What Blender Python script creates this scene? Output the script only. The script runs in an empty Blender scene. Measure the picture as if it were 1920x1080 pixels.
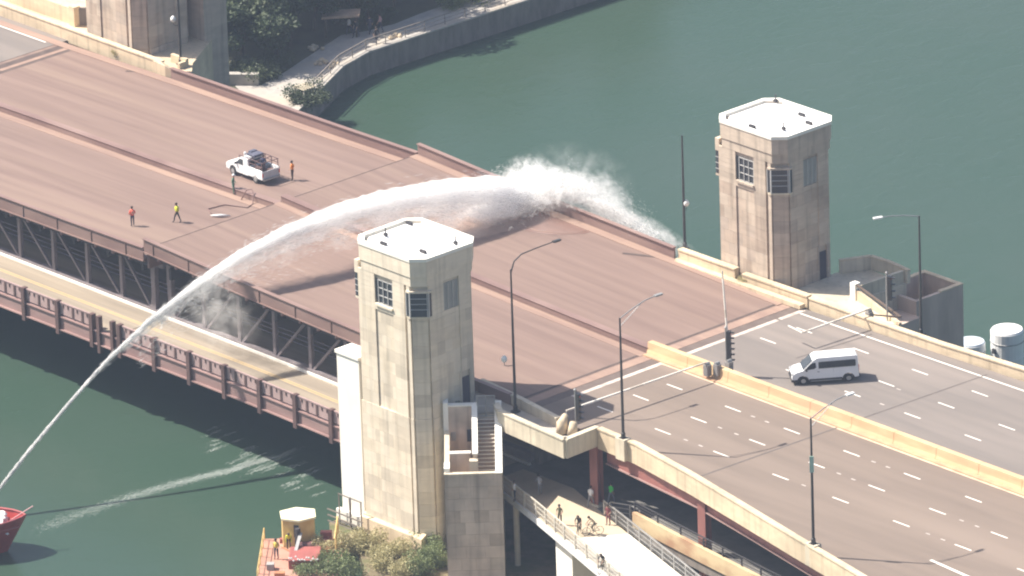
import bpy, bmesh, math, random
import numpy as np
from mathutils import Vector, Matrix, Euler
random.seed(7); rng = np.random.default_rng(11)
SC = bpy.context.scene
COL = SC.collection
R_ = math.radians

# ------------------------------------------------------------------ camera, sky, sun, exposure
F_PX, CAMP = 17383.02, (543.4218, -461.8531, 269.0393)
RX = Vector((0.67548339, 0.73671398, -0.03122024))
UP = Vector((-0.24777707, 0.26665405, 0.93139795))
FW = Vector((-0.69449889, 0.62140819, -0.36266121))
cd = bpy.data.cameras.new('camera'); cam = bpy.data.objects.new('camera', cd); COL.objects.link(cam)
cd.sensor_fit = 'HORIZONTAL'; cd.sensor_width = 36.0; cd.lens = 36.0 * F_PX / 1920.0
cd.clip_start = 5.0; cd.clip_end = 6000.0
m = Matrix.Identity(4)
for i in range(3):
    m[i][0] = RX[i]; m[i][1] = UP[i]; m[i][2] = -FW[i]; m[i][3] = CAMP[i]
cam.matrix_world = m
SC.camera = cam

SUN_DIR = Vector((-0.67, -0.45, 1.0)).normalized()      # towards the sun
world = bpy.data.worlds.new('World'); SC.world = world; world.use_nodes = True
nt = world.node_tree; nt.nodes.clear()
wo = nt.nodes.new('ShaderNodeOutputWorld'); bg = nt.nodes.new('ShaderNodeBackground')
sky = nt.nodes.new('ShaderNodeTexSky'); sky.sky_type = 'NISHITA'; sky.sun_disc = False
sky.sun_elevation = math.asin(SUN_DIR.z)
sky.sun_rotation = math.atan2(SUN_DIR.x, SUN_DIR.y)
sky.air_density = 1.0; sky.dust_density = 3.5; sky.ozone_density = 1.0
nt.links.new(sky.outputs[0], bg.inputs[0]); bg.inputs[1].default_value = 0.08
nt.links.new(bg.outputs[0], wo.inputs[0])
sl = bpy.data.lights.new('sun', 'SUN'); sl.energy = 5.0; sl.angle = R_(0.55); sl.color = (1.0, 0.925, 0.81)
so = bpy.data.objects.new('sun', sl); COL.objects.link(so)
so.rotation_euler = SUN_DIR.to_track_quat('Z', 'Y').to_euler()
SC.view_settings.view_transform = 'Standard'; SC.view_settings.look = 'None'
SC.view_settings.exposure = 0.95; SC.view_settings.gamma = 1.0
SC.view_settings.use_curve_mapping = False
SC.cycles.max_bounces = 24; SC.cycles.diffuse_bounces = 16; SC.cycles.volume_bounces = 16; SC.cycles.transparent_max_bounces = 40
SC.cycles.filter_width = 2.1
SC.cycles.caustics_reflective = False; SC.cycles.caustics_refractive = False

# ------------------------------------------------------------------ helpers
def at(u, v, z):
    """point of the place seen at photo pixel (u, v), on the level z"""
    d = RX * ((u - 960) / F_PX) - UP * ((v - 540) / F_PX) + FW
    t = (z - CAMP[2]) / d.z
    return Vector(CAMP) + d * t

def lin(c):
    return c / 12.92 if c <= 0.04045 else ((c + 0.055) / 1.055) ** 2.4

MATS = {}
def mat(name, c1, c2=None, rough=0.7, scale=(1, 1, 1), nscale=1.0, metal=0.0, bump=0.0, bscale=8.0,
        detail=6.0, lo=0.35, hi=0.65, c3=None, s3=0.15, rand=0.0, trans=0.0, spec=0.5, amt3=1.0, streak=0.0):
    """procedural material: two tones mixed by noise, an optional third tone as broad patches, bump grain"""
    if name in MATS: return MATS[name]
    M = bpy.data.materials.new(name); M.use_nodes = True; t = M.node_tree; N = t.nodes; L = t.links
    N.clear(); out = N.new('ShaderNodeOutputMaterial'); b = N.new('ShaderNodeBsdfPrincipled')
    b.inputs['Roughness'].default_value = rough; b.inputs['Metallic'].default_value = metal
    b.inputs['Specular IOR Level'].default_value = spec
    tc = N.new('ShaderNodeNewGeometry'); mp = N.new('ShaderNodeMapping'); mp.inputs['Scale'].default_value = scale
    L.new(tc.outputs['Position'], mp.inputs[0])
    c2 = c2 or tuple(x * 0.8 for x in c1)
    n = N.new('ShaderNodeTexNoise'); n.inputs['Scale'].default_value = nscale; n.inputs['Detail'].default_value = detail
    n.inputs['Roughness'].default_value = 0.6
    L.new(mp.outputs[0], n.inputs['Vector'])
    r = N.new('ShaderNodeMapRange'); r.inputs[1].default_value = lo; r.inputs[2].default_value = hi
    L.new(n.outputs[0], r.inputs[0])
    mx = N.new('ShaderNodeMix'); mx.data_type = 'RGBA'
    mx.inputs[6].default_value = (*c1, 1); mx.inputs[7].default_value = (*c2, 1)
    L.new(r.outputs[0], mx.inputs[0]); col = mx.outputs[2]
    if c3:
        n3 = N.new('ShaderNodeTexNoise'); n3.inputs['Scale'].default_value = s3; n3.inputs['Detail'].default_value = 3
        L.new(mp.outputs[0], n3.inputs['Vector'])
        r3 = N.new('ShaderNodeMapRange'); r3.inputs[1].default_value = 0.48; r3.inputs[2].default_value = 0.68
        r3.inputs[4].default_value = amt3
        L.new(n3.outputs[0], r3.inputs[0])
        m3 = N.new('ShaderNodeMix'); m3.data_type = 'RGBA'; L.new(r3.outputs[0], m3.inputs[0])
        L.new(col, m3.inputs[6]); m3.inputs[7].default_value = (*c3, 1); col = m3.outputs[2]
    if streak:
        ms_ = N.new('ShaderNodeMapping'); ms_.inputs['Scale'].default_value = (2.2, 2.2, .12); L.new(tc.outputs['Position'], ms_.inputs[0])
        ns_ = N.new('ShaderNodeTexNoise'); ns_.inputs['Scale'].default_value = 1.0; ns_.inputs['Detail'].default_value = 5; L.new(ms_.outputs[0], ns_.inputs['Vector'])
        rs_ = N.new('ShaderNodeMapRange'); rs_.inputs[1].default_value = .5; rs_.inputs[2].default_value = .72; rs_.inputs[3].default_value = 1.0; rs_.inputs[4].default_value = 1 - streak; L.new(ns_.outputs[0], rs_.inputs[0])
        hs_ = N.new('ShaderNodeHueSaturation'); L.new(rs_.outputs[0], hs_.inputs['Value']); L.new(col, hs_.inputs['Color']); col = hs_.outputs[0]
    if rand:
        oi = N.new('ShaderNodeObjectInfo'); rr = N.new('ShaderNodeMapRange')
        rr.inputs[3].default_value = 1 - rand; rr.inputs[4].default_value = 1 + rand
        L.new(oi.outputs['Random'], rr.inputs[0])
        hs = N.new('ShaderNodeHueSaturation'); L.new(rr.outputs[0], hs.inputs['Value']); L.new(col, hs.inputs['Color'])
        col = hs.outputs[0]
    L.new(col, b.inputs['Base Color'])
    if bump:
        nb = N.new('ShaderNodeTexNoise'); nb.inputs['Scale'].default_value = bscale; nb.inputs['Detail'].default_value = 4
        L.new(tc.outputs['Position'], nb.inputs['Vector'])
        bp = N.new('ShaderNodeBump'); bp.inputs['Strength'].default_value = bump; bp.inputs['Distance'].default_value = 0.05
        L.new(nb.outputs[0], bp.inputs['Height']); L.new(bp.outputs[0], b.inputs['Normal'])
    sh = b.outputs[0]
    if trans:
        tr = N.new('ShaderNodeBsdfTranslucent'); L.new(col, tr.inputs[0])
        ms = N.new('ShaderNodeMixShader'); ms.inputs[0].default_value = trans
        L.new(b.outputs[0], ms.inputs[1]); L.new(tr.outputs[0], ms.inputs[2]); sh = ms.outputs[0]
    L.new(sh, out.inputs[0])
    MATS[name] = M
    return M

class MB:
    """collects boxes, bars and tubes and links them as ONE mesh object"""
    def __init__(s): s.v = []; s.f = []; s.m = []; s.cur = 0
    def add(s, vs, fs):
        o = len(s.v); s.v += [tuple(v) for v in vs]; s.f += [tuple(i + o for i in f) for f in fs]; s.m += [s.cur] * len(fs); return s
    def box(s, x0, x1, y0, y1, z0, z1):
        return s.add([(x0, y0, z0), (x1, y0, z0), (x1, y1, z0), (x0, y1, z0), (x0, y0, z1), (x1, y0, z1), (x1, y1, z1), (x0, y1, z1)],
                     [(3, 2, 1, 0), (4, 5, 6, 7), (0, 1, 5, 4), (1, 2, 6, 5), (2, 3, 7, 6), (3, 0, 4, 7)])
    def obox(s, c, ax, ay, az, hx, hy, hz):
        c = Vector(c); vs = []
        for k in (-1, 1):
            for i, j in ((-1, -1), (1, -1), (1, 1), (-1, 1)):
                vs.append(c + ax * (i * hx) + ay * (j * hy) + az * (k * hz))
        return s.add(vs, [(3, 2, 1, 0), (4, 5, 6, 7), (0, 1, 5, 4), (1, 2, 6, 5), (2, 3, 7, 6), (3, 0, 4, 7)])
    def bar(s, a, b, w, h=None, up=(0, 0, 1)):
        h = h or w; a = Vector(a); b = Vector(b); d = b - a; L = d.length
        if L < 1e-6: return s
        d /= L; u = Vector(up)
        if abs(d.dot(u)) > 0.98: u = Vector((0, 1, 0))
        sd = d.cross(u).normalized(); u2 = sd.cross(d)
        return s.obox((a + b) / 2, d, sd, u2, L / 2, w / 2, h / 2)
    def prism(s, poly, z0, z1):
        n = len(poly)
        z0s = z0 if isinstance(z0, (list, tuple)) else [z0] * n; z1s = z1 if isinstance(z1, (list, tuple)) else [z1] * n
        vs = [(p[0], p[1], z) for p, z in zip(poly, z0s)] + [(p[0], p[1], z) for p, z in zip(poly, z1s)]
        fs = [tuple(range(n - 1, -1, -1)), tuple(range(n, 2 * n))] + [(i, (i + 1) % n, n + (i + 1) % n, n + i) for i in range(n)]
        return s.add(vs, fs)
    def tube(s, pts, rad, n=8, cap=True):
        pts = [Vector(p) for p in pts]; k = len(pts)
        if not isinstance(rad, (list, tuple)): rad = [rad] * k
        vs = []; prev = None
        for i, p in enumerate(pts):
            d = (pts[min(i + 1, k - 1)] - pts[max(i - 1, 0)]).normalized()
            u = prev if prev else (Vector((0, 0, 1)) if abs(d.z) < 0.9 else Vector((1, 0, 0)))
            sd = d.cross(u).normalized(); u = sd.cross(d).normalized(); prev = u
            for j in range(n):
                a = 2 * math.pi * j / n; vs.append(p + (sd * math.cos(a) + u * math.sin(a)) * rad[i])
        fs = [(i * n + j, i * n + (j + 1) % n, (i + 1) * n + (j + 1) % n, (i + 1) * n + j) for i in range(k - 1) for j in range(n)]
        if cap: fs += [tuple(range(n - 1, -1, -1)), tuple(range((k - 1) * n, k * n))]
        return s.add(vs, fs)
    def lathe(s, c, prof, n=16):
        c = Vector(c); vs = []
        for r, z in prof:
            for j in range(n):
                a = 2 * math.pi * j / n; vs.append(c + Vector((r * math.cos(a), r * math.sin(a), z)))
        k = len(prof)
        fs = [(i * n + j, i * n + (j + 1) % n, (i + 1) * n + (j + 1) % n, (i + 1) * n + j) for i in range(k - 1) for j in range(n)]
        fs += [tuple(range(n - 1, -1, -1)), tuple(range((k - 1) * n, k * n))]
        return s.add(vs, fs)
    def build(s, name, M, parent=None, label=None, smooth=False, bevel=0.0, kind=None):
        me = bpy.data.meshes.new(name)
        off = world_loc(parent) if parent else Vector((0, 0, 0))
        me.from_pydata([(v[0] - off.x, v[1] - off.y, v[2] - off.z) for v in s.v], [], s.f)
        for mm in (M if isinstance(M, list) else [M]): me.materials.append(mm)
        if isinstance(M, list): me.polygons.foreach_set('material_index', s.m)
        me.update()
        if bevel:
            bm = bmesh.new(); bm.from_mesh(me)
            bmesh.ops.bevel(bm, geom=[e for e in bm.edges], offset=bevel, segments=2, affect='EDGES', profile=0.6, clamp_overlap=True)
            bm.to_mesh(me); bm.free()
        if smooth:
            me.polygons.foreach_set('use_smooth', [True] * len(me.polygons))
        o = bpy.data.objects.new(name, me); COL.objects.link(o)
        if parent: o.parent = parent
        if label: o['label'] = label
        if kind: o['kind'] = kind
        return o

def world_loc(o):
    v = Vector((0, 0, 0))
    while o: v = v + Vector(o.location); o = o.parent
    return v

def thing(name, label, cat, loc=(0, 0, 0), group=None):
    o = bpy.data.objects.new(name, None); COL.objects.link(o); o.empty_display_size = 0.3
    o.location = loc; o['label'] = label; o['category'] = cat
    if group: o['group'] = group
    return o
def tag(o, label, cat, group=None, kind=None):
    o['label'] = label; o['category'] = cat
    if group: o['group'] = group
    if kind: o['kind'] = kind
    return o
def struct(o): o['kind'] = 'structure'; return o
def inst(o, parent, loc=(0, 0, 0)):
    c = o.copy(); COL.objects.link(c); c.parent = parent; c.location = loc; return c
def copy_tree(o, loc=None, rotz=None, label=None, parent=None):
    c = o.copy(); COL.objects.link(c); c.parent = parent
    if loc is not None: c.location = loc
    if rotz is not None: c.rotation_euler = (0, 0, rotz)
    if label: c['label'] = label
    for ch in list(o.children): copy_tree(ch, parent=c)
    return c

# ------------------------------------------------------------------ materials
deckM = mat('deck_steel', (0.222, 0.152, 0.126), (0.166, 0.109, 0.092), 0.8, (0.04, 1.0, 1), 0.85, c3=(0.248, 0.175, 0.138), s3=0.45, lo=0.36, hi=0.66, bump=0.15, bscale=20, amt3=.7)
deckEdgeM = mat('deck_edge_dust', (0.33, 0.225, 0.175), (0.25, 0.165, 0.135), 0.85, (0.1, 1, 1), 1.2)
girdM = mat('girder_paint', (0.235, 0.15, 0.132), (0.185, 0.115, 0.103), 0.6, (0.3, 0.3, 1), 0.8, c3=(0.28, 0.19, 0.165), s3=0.3)
jointM = mat('joint_dark', (0.07, 0.05, 0.045), (0.11, 0.08, 0.07), 0.9)
trussM = mat('truss_grey', (0.24, 0.205, 0.215), (0.17, 0.145, 0.155), 0.6)
darkM = mat('dark_steel', (0.05, 0.045, 0.05), (0.03, 0.03, 0.035), 0.7)
railRed = mat('railing_maroon', (0.13, 0.075, 0.07), (0.09, 0.055, 0.052), 0.6)
panelM = mat('railing_panel', (0.42, 0.30, 0.29), (0.33, 0.23, 0.22), 0.7)
fasM = mat('fascia_pink', (0.32, 0.205, 0.19), (0.24, 0.15, 0.14), 0.65, (0.2, 0.2, 1), 1.0)
lowRoadM = mat('lower_road_concrete', (0.33, 0.275, 0.215), (0.225, 0.19, 0.152), 0.85, (0.06, 1.3, 1), 1.0, bump=0.1, c3=(0.38, 0.31, 0.225), s3=0.2)
asphM = mat('asphalt', (0.198, 0.154, 0.126), (0.165, 0.129, 0.107), 0.9, (0.1, 1, 1), 0.9, c3=(0.226, 0.177, 0.146), s3=0.25, bump=0.12, bscale=30, lo=.3, hi=.7)
asphFar = mat('asphalt_far_lanes', (0.195, 0.168, 0.152), (0.16, 0.14, 0.13), 0.9, (0.1, 1, 1), 0.9, c3=(0.235, 0.2, 0.18), s3=0.25, bump=0.12, bscale=30, lo=.3, hi=.7)
paintM = mat('road_paint', (0.82, 0.78, 0.72), (0.6, 0.56, 0.5), 0.7, (1, 1, 1), 6, lo=0.45, hi=0.9)
yelM = mat('yellow_paint', (0.66, 0.46, 0.2), (0.48, 0.36, 0.2), 0.7, (1, 1, 1), 5)
conc = mat('concrete_buff', (0.68, 0.555, 0.39), (0.56, 0.45, 0.315), 0.85, (0.5, 0.5, 1.2), 1.2, c3=(0.45, 0.365, 0.26), s3=0.35, bump=0.1, amt3=.8, streak=.25)
concPale = mat('concrete_pale', (0.66, 0.585, 0.45), (0.55, 0.48, 0.37), 0.85, (0.6, 0.6, 0.8), 1.0, c3=(0.42, 0.37, 0.28), s3=0.3, bump=0.1, amt3=.7, streak=.25)
medM = mat('median_ochre', (0.62, 0.465, 0.275), (0.50, 0.355, 0.20), 0.85, (0.3, 1, 1), 1.2, c3=(0.58, 0.36, 0.22), s3=.3)
whiteC = mat('white_concrete', (0.85, 0.83, 0.77), (0.78, 0.75, 0.68), 0.8, (1, 1, .4), 0.8)
roofM = mat('white_roof', (0.88, 0.88, 0.87), (0.82, 0.82, 0.81), 0.7, (1, 1, 1), 0.6)
stoneM = [mat('limestone_%s' % n, c, tuple(x * 0.86 for x in c), 0.85, (0.8, 0.8, 2.2), 1.0, bump=0.08, rand=0.05, streak=.32, c3=tuple(x * .70 for x in c), s3=.45, amt3=.7)
          for n, c in (('light', (0.57, 0.475, 0.385)), ('warm', (0.53, 0.43, 0.345)), ('tan', (0.47, 0.375, 0.30)), ('grey', (0.49, 0.405, 0.335)))]
glassM = mat('dark_glass', (0.03, 0.035, 0.045), (0.05, 0.055, 0.06), 0.12)
frameM = mat('white_frame', (0.75, 0.76, 0.76), (0.6, 0.6, 0.6), 0.5)
winM = mat('window_frame_grey', (0.46, 0.46, 0.45), (0.36, 0.36, 0.36), 0.6)
blindM = mat('grey_blind', (0.30, 0.31, 0.30), (0.25, 0.26, 0.25), 0.6)
doorM = mat('dark_door', (0.045, 0.045, 0.07), (0.03, 0.03, 0.05), 0.5)
poleM = mat('pole_black', (0.035, 0.032, 0.035), (0.05, 0.05, 0.05), 0.4)
galvM = mat('galvanised', (0.42, 0.42, 0.42), (0.3, 0.3, 0.3), 0.45, metal=0.4)
whiteP = mat('white_paint', (0.82, 0.82, 0.82), (0.76, 0.77, 0.78), 0.35, (1, 1, 1), 1)
rubber = mat('rubber', (0.02, 0.02, 0.02), (0.03, 0.03, 0.03), 0.9)
redLed = mat('red_lamp', (0.6, 0.05, 0.03), (0.5, 0.03, 0.03), 0.4)
redSteel = mat('red_steel', (0.33, 0.135, 0.115), (0.23, 0.09, 0.08), 0.6, (1, 1, 0.4), 1)
leafA = mat('leaf_dark', (0.075, 0.105, 0.052), (0.045, 0.068, 0.032), 0.6, nscale=1.2, trans=0.25)
leafP = mat('leaf_park', (0.12, 0.15, 0.08), (0.075, 0.10, 0.05), 0.6, nscale=1.2, trans=0.25)
leafB = mat('leaf_mid', (0.21, 0.255, 0.11), (0.125, 0.16, 0.065), 0.6, nscale=1.2, trans=0.25)
leafC = mat('leaf_straw', (0.52, 0.47, 0.27), (0.34, 0.31, 0.15), 0.7, nscale=1.0, trans=0.25)
barkM = mat('bark', (0.10, 0.075, 0.055), (0.06, 0.045, 0.035), 0.9)
dirtM = mat('bare_soil', (0.22, 0.17, 0.11), (0.13, 0.11, 0.06), 0.95, nscale=0.9, bump=0.6, bscale=3, c3=(0.10, 0.11, 0.04), s3=.4)
pathM = mat('path_concrete', (0.44, 0.41, 0.37), (0.32, 0.30, 0.285), 0.9, nscale=0.8, c3=(0.42, 0.37, 0.31), s3=.3)
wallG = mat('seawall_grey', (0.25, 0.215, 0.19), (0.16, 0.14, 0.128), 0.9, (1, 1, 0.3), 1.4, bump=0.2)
bargeM = mat('barge_red', (0.46, 0.235, 0.17), (0.36, 0.19, 0.14), 0.8, nscale=0.8, c3=(.42, .26, .2), s3=.5)
boatRed = mat('boat_red', (0.38, 0.045, 0.04), (0.30, 0.035, 0.03), 0.35)
cabY = mat('cabin_yellow', (0.68, 0.50, 0.22), (0.55, 0.36, 0.13), 0.6)
foamM = mat('foam', (0.9, 0.92, 0.92), (0.8, 0.82, 0.82), 0.9, trans=0.3)
def see_through(M, f):
    t = M.node_tree; o = [n for n in t.nodes if n.type == 'OUTPUT_MATERIAL'][0]; src = o.inputs[0].links[0].from_socket
    tp = t.nodes.new('ShaderNodeBsdfTransparent'); mx = t.nodes.new('ShaderNodeMixShader'); mx.inputs[0].default_value = f
    t.links.new(src, mx.inputs[1]); t.links.new(tp.outputs[0], mx.inputs[2]); t.links.new(mx.outputs[0], o.inputs[0])
fleckM = mat('pale_fleck', (0.6, 0.66, 0.62), (0.5, 0.56, 0.52), 0.9); see_through(fleckM, .82)  # see-through pale tone for the light painted on the river

# ------------------------------------------------------------------ water
WZ = -13.5
def water_material():
    M = bpy.data.materials.new('river_water'); M.use_nodes = True; t = M.node_tree; N = t.nodes; L = t.links
    b = N['Principled BSDF']; g = N.new('ShaderNodeNewGeometry')
    n = N.new('ShaderNodeTexNoise'); n.inputs['Scale'].default_value = 0.035; n.inputs['Detail'].default_value = 4
    L.new(g.outputs['Position'], n.inputs['Vector'])
    r = N.new('ShaderNodeMapRange'); r.inputs[1].default_value = 0.38; r.inputs[2].default_value = 0.62
    L.new(n.outputs[0], r.inputs[0])
    mx = N.new('ShaderNodeMix'); mx.data_type = 'RGBA'
    mx.inputs[6].default_value = (0.035, 0.066, 0.046, 1); mx.inputs[7].default_value = (0.041, 0.069, 0.051, 1)
    L.new(r.outputs[0], mx.inputs[0]); L.new(mx.outputs[2], b.inputs['Base Color'])
    b.inputs['Roughness'].default_value = 0.24; b.inputs['IOR'].default_value = 1.30
    hs = []
    for sc, st, mp in ((0.5, 0.28, (1, 0.6, 1)), (2.6, 0.26, (1, .6, 1)), (9.0, .2, (1, 1, 1))):
        q = N.new('ShaderNodeMapping'); q.inputs['Scale'].default_value = mp; q.inputs['Rotation'].default_value = (0, 0, R_(35))
        L.new(g.outputs['Position'], q.inputs[0])
        a = N.new('ShaderNodeTexNoise'); a.inputs['Scale'].default_value = sc; a.inputs['Detail'].default_value = 5
        a.inputs['Distortion'].default_value = 0.6
        L.new(q.outputs[0], a.inputs['Vector'])
        bp = N.new('ShaderNodeBump'); bp.inputs['Strength'].default_value = st; bp.inputs['Distance'].default_value = 0.10 / sc
        L.new(a.outputs[0], bp.inputs['Height'])
        if hs: L.new(hs[-1].outputs[0], bp.inputs['Normal'])
        hs.append(bp)
    L.new(hs[-1].outputs[0], b.inputs['Normal'])
    return M
waterM = water_material()
w = MB(); w.add([(-1500, -1500, WZ), (1500, -1500, WZ), (1500, 3000, WZ), (-1500, 3000, WZ)], [(0, 1, 2, 3)])
struct(w.build('river_water', waterM))
w = MB(); w.add([(-1500, -1500, WZ - 4), (1500, -1500, WZ - 4), (1500, 3000, WZ - 4), (-1500, 3000, WZ - 4)], [(0, 1, 2, 3)])
struct(w.build('river_bed', dirtM))

# ------------------------------------------------------------------ bridge leaves
NY, FY, MY = -15.6, 14.5, -0.5
def zR(x):      # road level, right of the centre joint
    xs = (0, 9.5, 16, 31, 44, 46); zs = (0.10, -0.35, -0.60, -1.05, -1.40, -1.40)
    return float(np.interp(x, xs, zs))
def zL(x):
    return float(np.interp(x, (-120, -44, -31, -10, 0), (-1.3, -1.2, -1.0, -0.85, -0.72)))

def strip(mb, xs, zf, y0, y1, dz0, dz1):
    """box-like band following the road profile"""
    n = len(xs); vs = []
    for x in xs:
        z = zf(x); vs += [(x, y0, z + dz0), (x, y1, z + dz0), (x, y1, z + dz1), (x, y0, z + dz1)]
    fs = [(0, 1, 2, 3), tuple(4 * (n - 1) + k for k in (3, 2, 1, 0))]
    for i in range(n - 1):
        a = 4 * i; b = a + 4
        for j in range(4): fs.append((a + j, b + j, b + (j + 1) % 4, a + (j + 1) % 4))
    mb.add(vs, fs)

def leaf(x0, x1, zf, sgn, label):
    t = thing('bridge_leaf', label, 'bridge span', ((x0 + x1) / 2, 0, -1), 'bascule leaves of the double deck bridge')
    ends = sorted((x0, x1)); n = 12
    xs = [ends[0] + (ends[1] - ends[0]) * i / n for i in range(n + 1)]
    a = MB(); strip(a, xs, zf, NY + .13, FY - .15, -0.35, 0.0); a.build('upper_deck', deckM, t)
    a = MB(); strip(a, xs, zf, FY - 1.15, FY - .32, 0.004, 0.06); a.build('kerb_strip', deckEdgeM, t)
    a = MB(); strip(a, xs, zf, MY - 1.15, MY - .42, 0.004, 0.03); a.build('kerb_strip', deckEdgeM, t)
    # far parapet with top flange and stiffener plates
    lo_, hi_ = (ends[0], 31.0) if sgn > 0 else (-31.6, ends[1]); xp = [lo_ + (hi_ - lo_) * i / n for i in range(n + 1)]
    a = MB(); strip(a, xp, zf, FY - .16, FY, -0.9, 0.90); strip(a, xp, zf, FY - .3, FY + .1, 0.90, 0.97); a.build('steel_parapet', girdM, t)
    # near parapet and fascia girder
    a = MB(); strip(a, xs, zf, NY, NY + .14, -0.18, 0.90); strip(a, xs, zf, NY - .12, NY + .28, 0.90, 0.97)
    strip(a, xs, zf, NY - .1, NY + .3, -.25, -.18); g = a.build('steel_parapet', girdM, t)
    st = MB(); st.box(-.03, .03, -.07, 0.0, -.18, .9)
    proto = None
    k = 0; x = ends[0] + 1.2
    while x < ends[1] - .3:
        z = zf(x)
        if proto is None:
            b = MB(); b.box(x - .03, x + .03, NY - .07, NY + .01, z - .18, z + .9); proto = b.build('stiffener', girdM, g); px, pz = x, z
        else: inst(proto, g, (x - px, 0, z - pz))
        x += 4.35
    # median: twin plated steel curb
    a = MB(); strip(a, xs, zf, MY - .28, MY + .28, 0.0, 0.48); strip(a, xs, zf, MY - .34, MY + .34, 0.48, 0.53); a.build('median_curb', girdM, t)
    # dark bottom flange under the fascia, small drain brackets
    a = MB(); strip(a, xs, zf, NY + .35, NY + .8, -.7, -.3); a.build('bottom_flange', darkM, t)
    x = ends[0] + 1.6; proto = None
    while x < ends[1] - .5:
        z = zf(x)
        if proto is None:
            b = MB(); b.box(x - .1, x + .1, NY + .1, NY + .34, z - .62, z - .36); proto = b.build('bracket', fasM, t); px, pz = x, z
        else: inst(proto, t, (x - px, 0, z - pz))
        x += 2.17
    # floor beams
    proto = None; x = ends[0] + 2.1
    while x < ends[1] - .5:
        if proto is None:
            b = MB(); b.box(x - .15, x + .15, NY + .9, FY - .5, -2.3, -1.35 if sgn > 0 else -1.5); proto = b.build('floor_beam', darkM, t); px = x
        else: inst(proto, t, (x - px, 0, -0.35 if x > 22 else 0))
        x += 4.35
    # trusses
    LZ = -6.45
    for ty, vis in ((-13.35, True), (12.4, False), (-0.5, False)):
        a = MB(); zt = lambda x: zf(x)
        strip(a, xs, zf, ty - .25, ty + .25, -1.5, -0.9); a.build('top_chord', trussM, t)
        a = MB(); a.box(ends[0], ends[1], ty - .3, ty + .3, LZ - .35, LZ + .35); a.build('bottom_chord', trussM, t)
        k = 0
        while True:
            x = (0.4 + 4.35 * k) if sgn > 0 else (-1.25 - 4.35 * k)
            if abs(x) > abs(x1 if abs(x1) > abs(x0) else x0) - 1: break
            zt0 = zf(x) - 1.0
            if k == 0:
                pts = [(x - .0 * sgn, LZ), (x + 1.3 * sgn, LZ), (x + .62 * sgn, LZ + .65), (x + .45 * sgn, LZ + 1.4),
                       (x + .45 * sgn, zt0 - .9), (x + .7 * sgn, zt0), (x - .1 * sgn, zt0)]
                vs = [(p[0], ty - .22, p[1]) for p in pts] + [(p[0], ty + .22, p[1]) for p in pts]; q = len(pts)
                b = MB(); b.add(vs, [tuple(range(q)), tuple(range(2 * q - 1, q - 1, -1))] + [(i, (i + 1) % q, q + (i + 1) % q, q + i) for i in range(q)])
                b.build('end_post', trussM, t)
            else:
                b = MB(); b.box(x - .17, x + .17, ty - .16, ty + .16, LZ, zt0); b.build('truss_post', trussM, t)
            xn = x + 4.35 * sgn
            if abs(xn) < abs(x1 if abs(x1) > abs(x0) else x0):
                b = MB(); b.bar((xn, ty, zf(xn) - 1.1), (x + (0.3 if k else .8) * sgn, ty, LZ + .35), .22, .2); b.build('truss_diagonal', trussM, t)
            k += 1
        if ty > -13: pass
    # lower deck
    zl = lambda x: -6.45 - 0.012 * max(0, x - 14) ** 1.15 * (1 if sgn > 0 else 0)
    yn = lambda x: -18.25 - (0.10 * max(0, x - 14) if sgn > 0 else 0)
    a = MB(); strip(a, xs, zl, -18.9, 14.0, -.4, 0.0); a.build('lower_deck', lowRoadM, t)
    a = MB(); strip(a, xs, zl, -13.78, -13.60, 0.004, 0.2); a.build('lower_kerb', whiteC, t)
    for dy in (-.12, .12):
        a = MB(); strip(a, xs, zl, -15.9 + dy - .05, -15.9 + dy + .05, 0.004, 0.008); a.build('lane_marking', yelM, t, label='yellow centre line')
    a = MB(); strip(a, xs, zl, -19.15, -18.92, -1.15, -.12); strip(a, xs, zl, -19.3, -18.8, -.12, -.02)
    strip(a, xs, zl, -19.35, -18.9, -1.25, -1.15); a.build('lower_fascia', fasM, t)
    # interior pipe rails beyond the truss
    for zz in (0.55, 0.95, 1.35):
        a = MB(); strip(a, xs, zl, -10.95, -10.85, zz, zz + .1); a.build('pipe_rail', trussM, t)
    # lower railing: heavy posts, panels with slim balusters
    k = 0; pp = None; bp = None
    start = 0.9 if sgn > 0 else -2.6
    while True:
        x = start + sgn * 4.32 * k
        if abs(x) > abs(x1 if abs(x1) > abs(x0) else x0): break
        z = zl(x)
        b = MB(); b.box(x - .2, x + .2, -19.42, -18.95, z - 1.6, z + 1.28); b.build('railing_post', railRed, t)
        if k == 0:
            b = MB(); b.box(x - sgn * .9 - .17, x - sgn * .9 + .17, -19.4, -19.0, z - 1.9, z + 1.3); b.build('railing_post', railRed, t)
        xn = x + sgn * 4.32; zn = zl(xn)
        a_, b_ = (x, z), (xn, zn)
        mb = MB(); mb.bar((x, -19.12, z + .62), (xn, -19.12, zn + .62), .05, .95); mb.build('railing_panel', panelM, t)
        mb = MB(); mb.bar((x, -19.12, z + 1.16), (xn, -19.12, zn + 1.16), .14, .1); mb.build('top_rail', panelM, t)
        for fr, ww in ((.16, .05), (.30, .11), (.45, .05), (.58, .11), (.72, .05), (.86, .05)):
            xx = x + (xn - x) * fr; zz = z + (zn - z) * fr; hh = .92 if ww > .1 else .3
            mb = MB(); mb.box(xx - ww, xx + ww, -19.2, -19.145, zz + 1.08 - hh, zz + 1.08); mb.build('baluster', railRed, t)
        k += 1
    # joint gap and the end-lock slot near the outer edge
    return t

leafR = leaf(0.05, 44.0, zR, 1, 'reddish brown bridge span under the water jet, between the centre joint and the approach road')
leafL = leaf(-60.0, -0.05, zL, -1, 'reddish brown bridge span with the pickup and deck workers, left of the centre joint')
a = MB(); a.box(0.06, 0.3, NY + .3, FY - .3, -1.6, -.26); a.build('end_beam', girdM, leafR)
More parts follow.
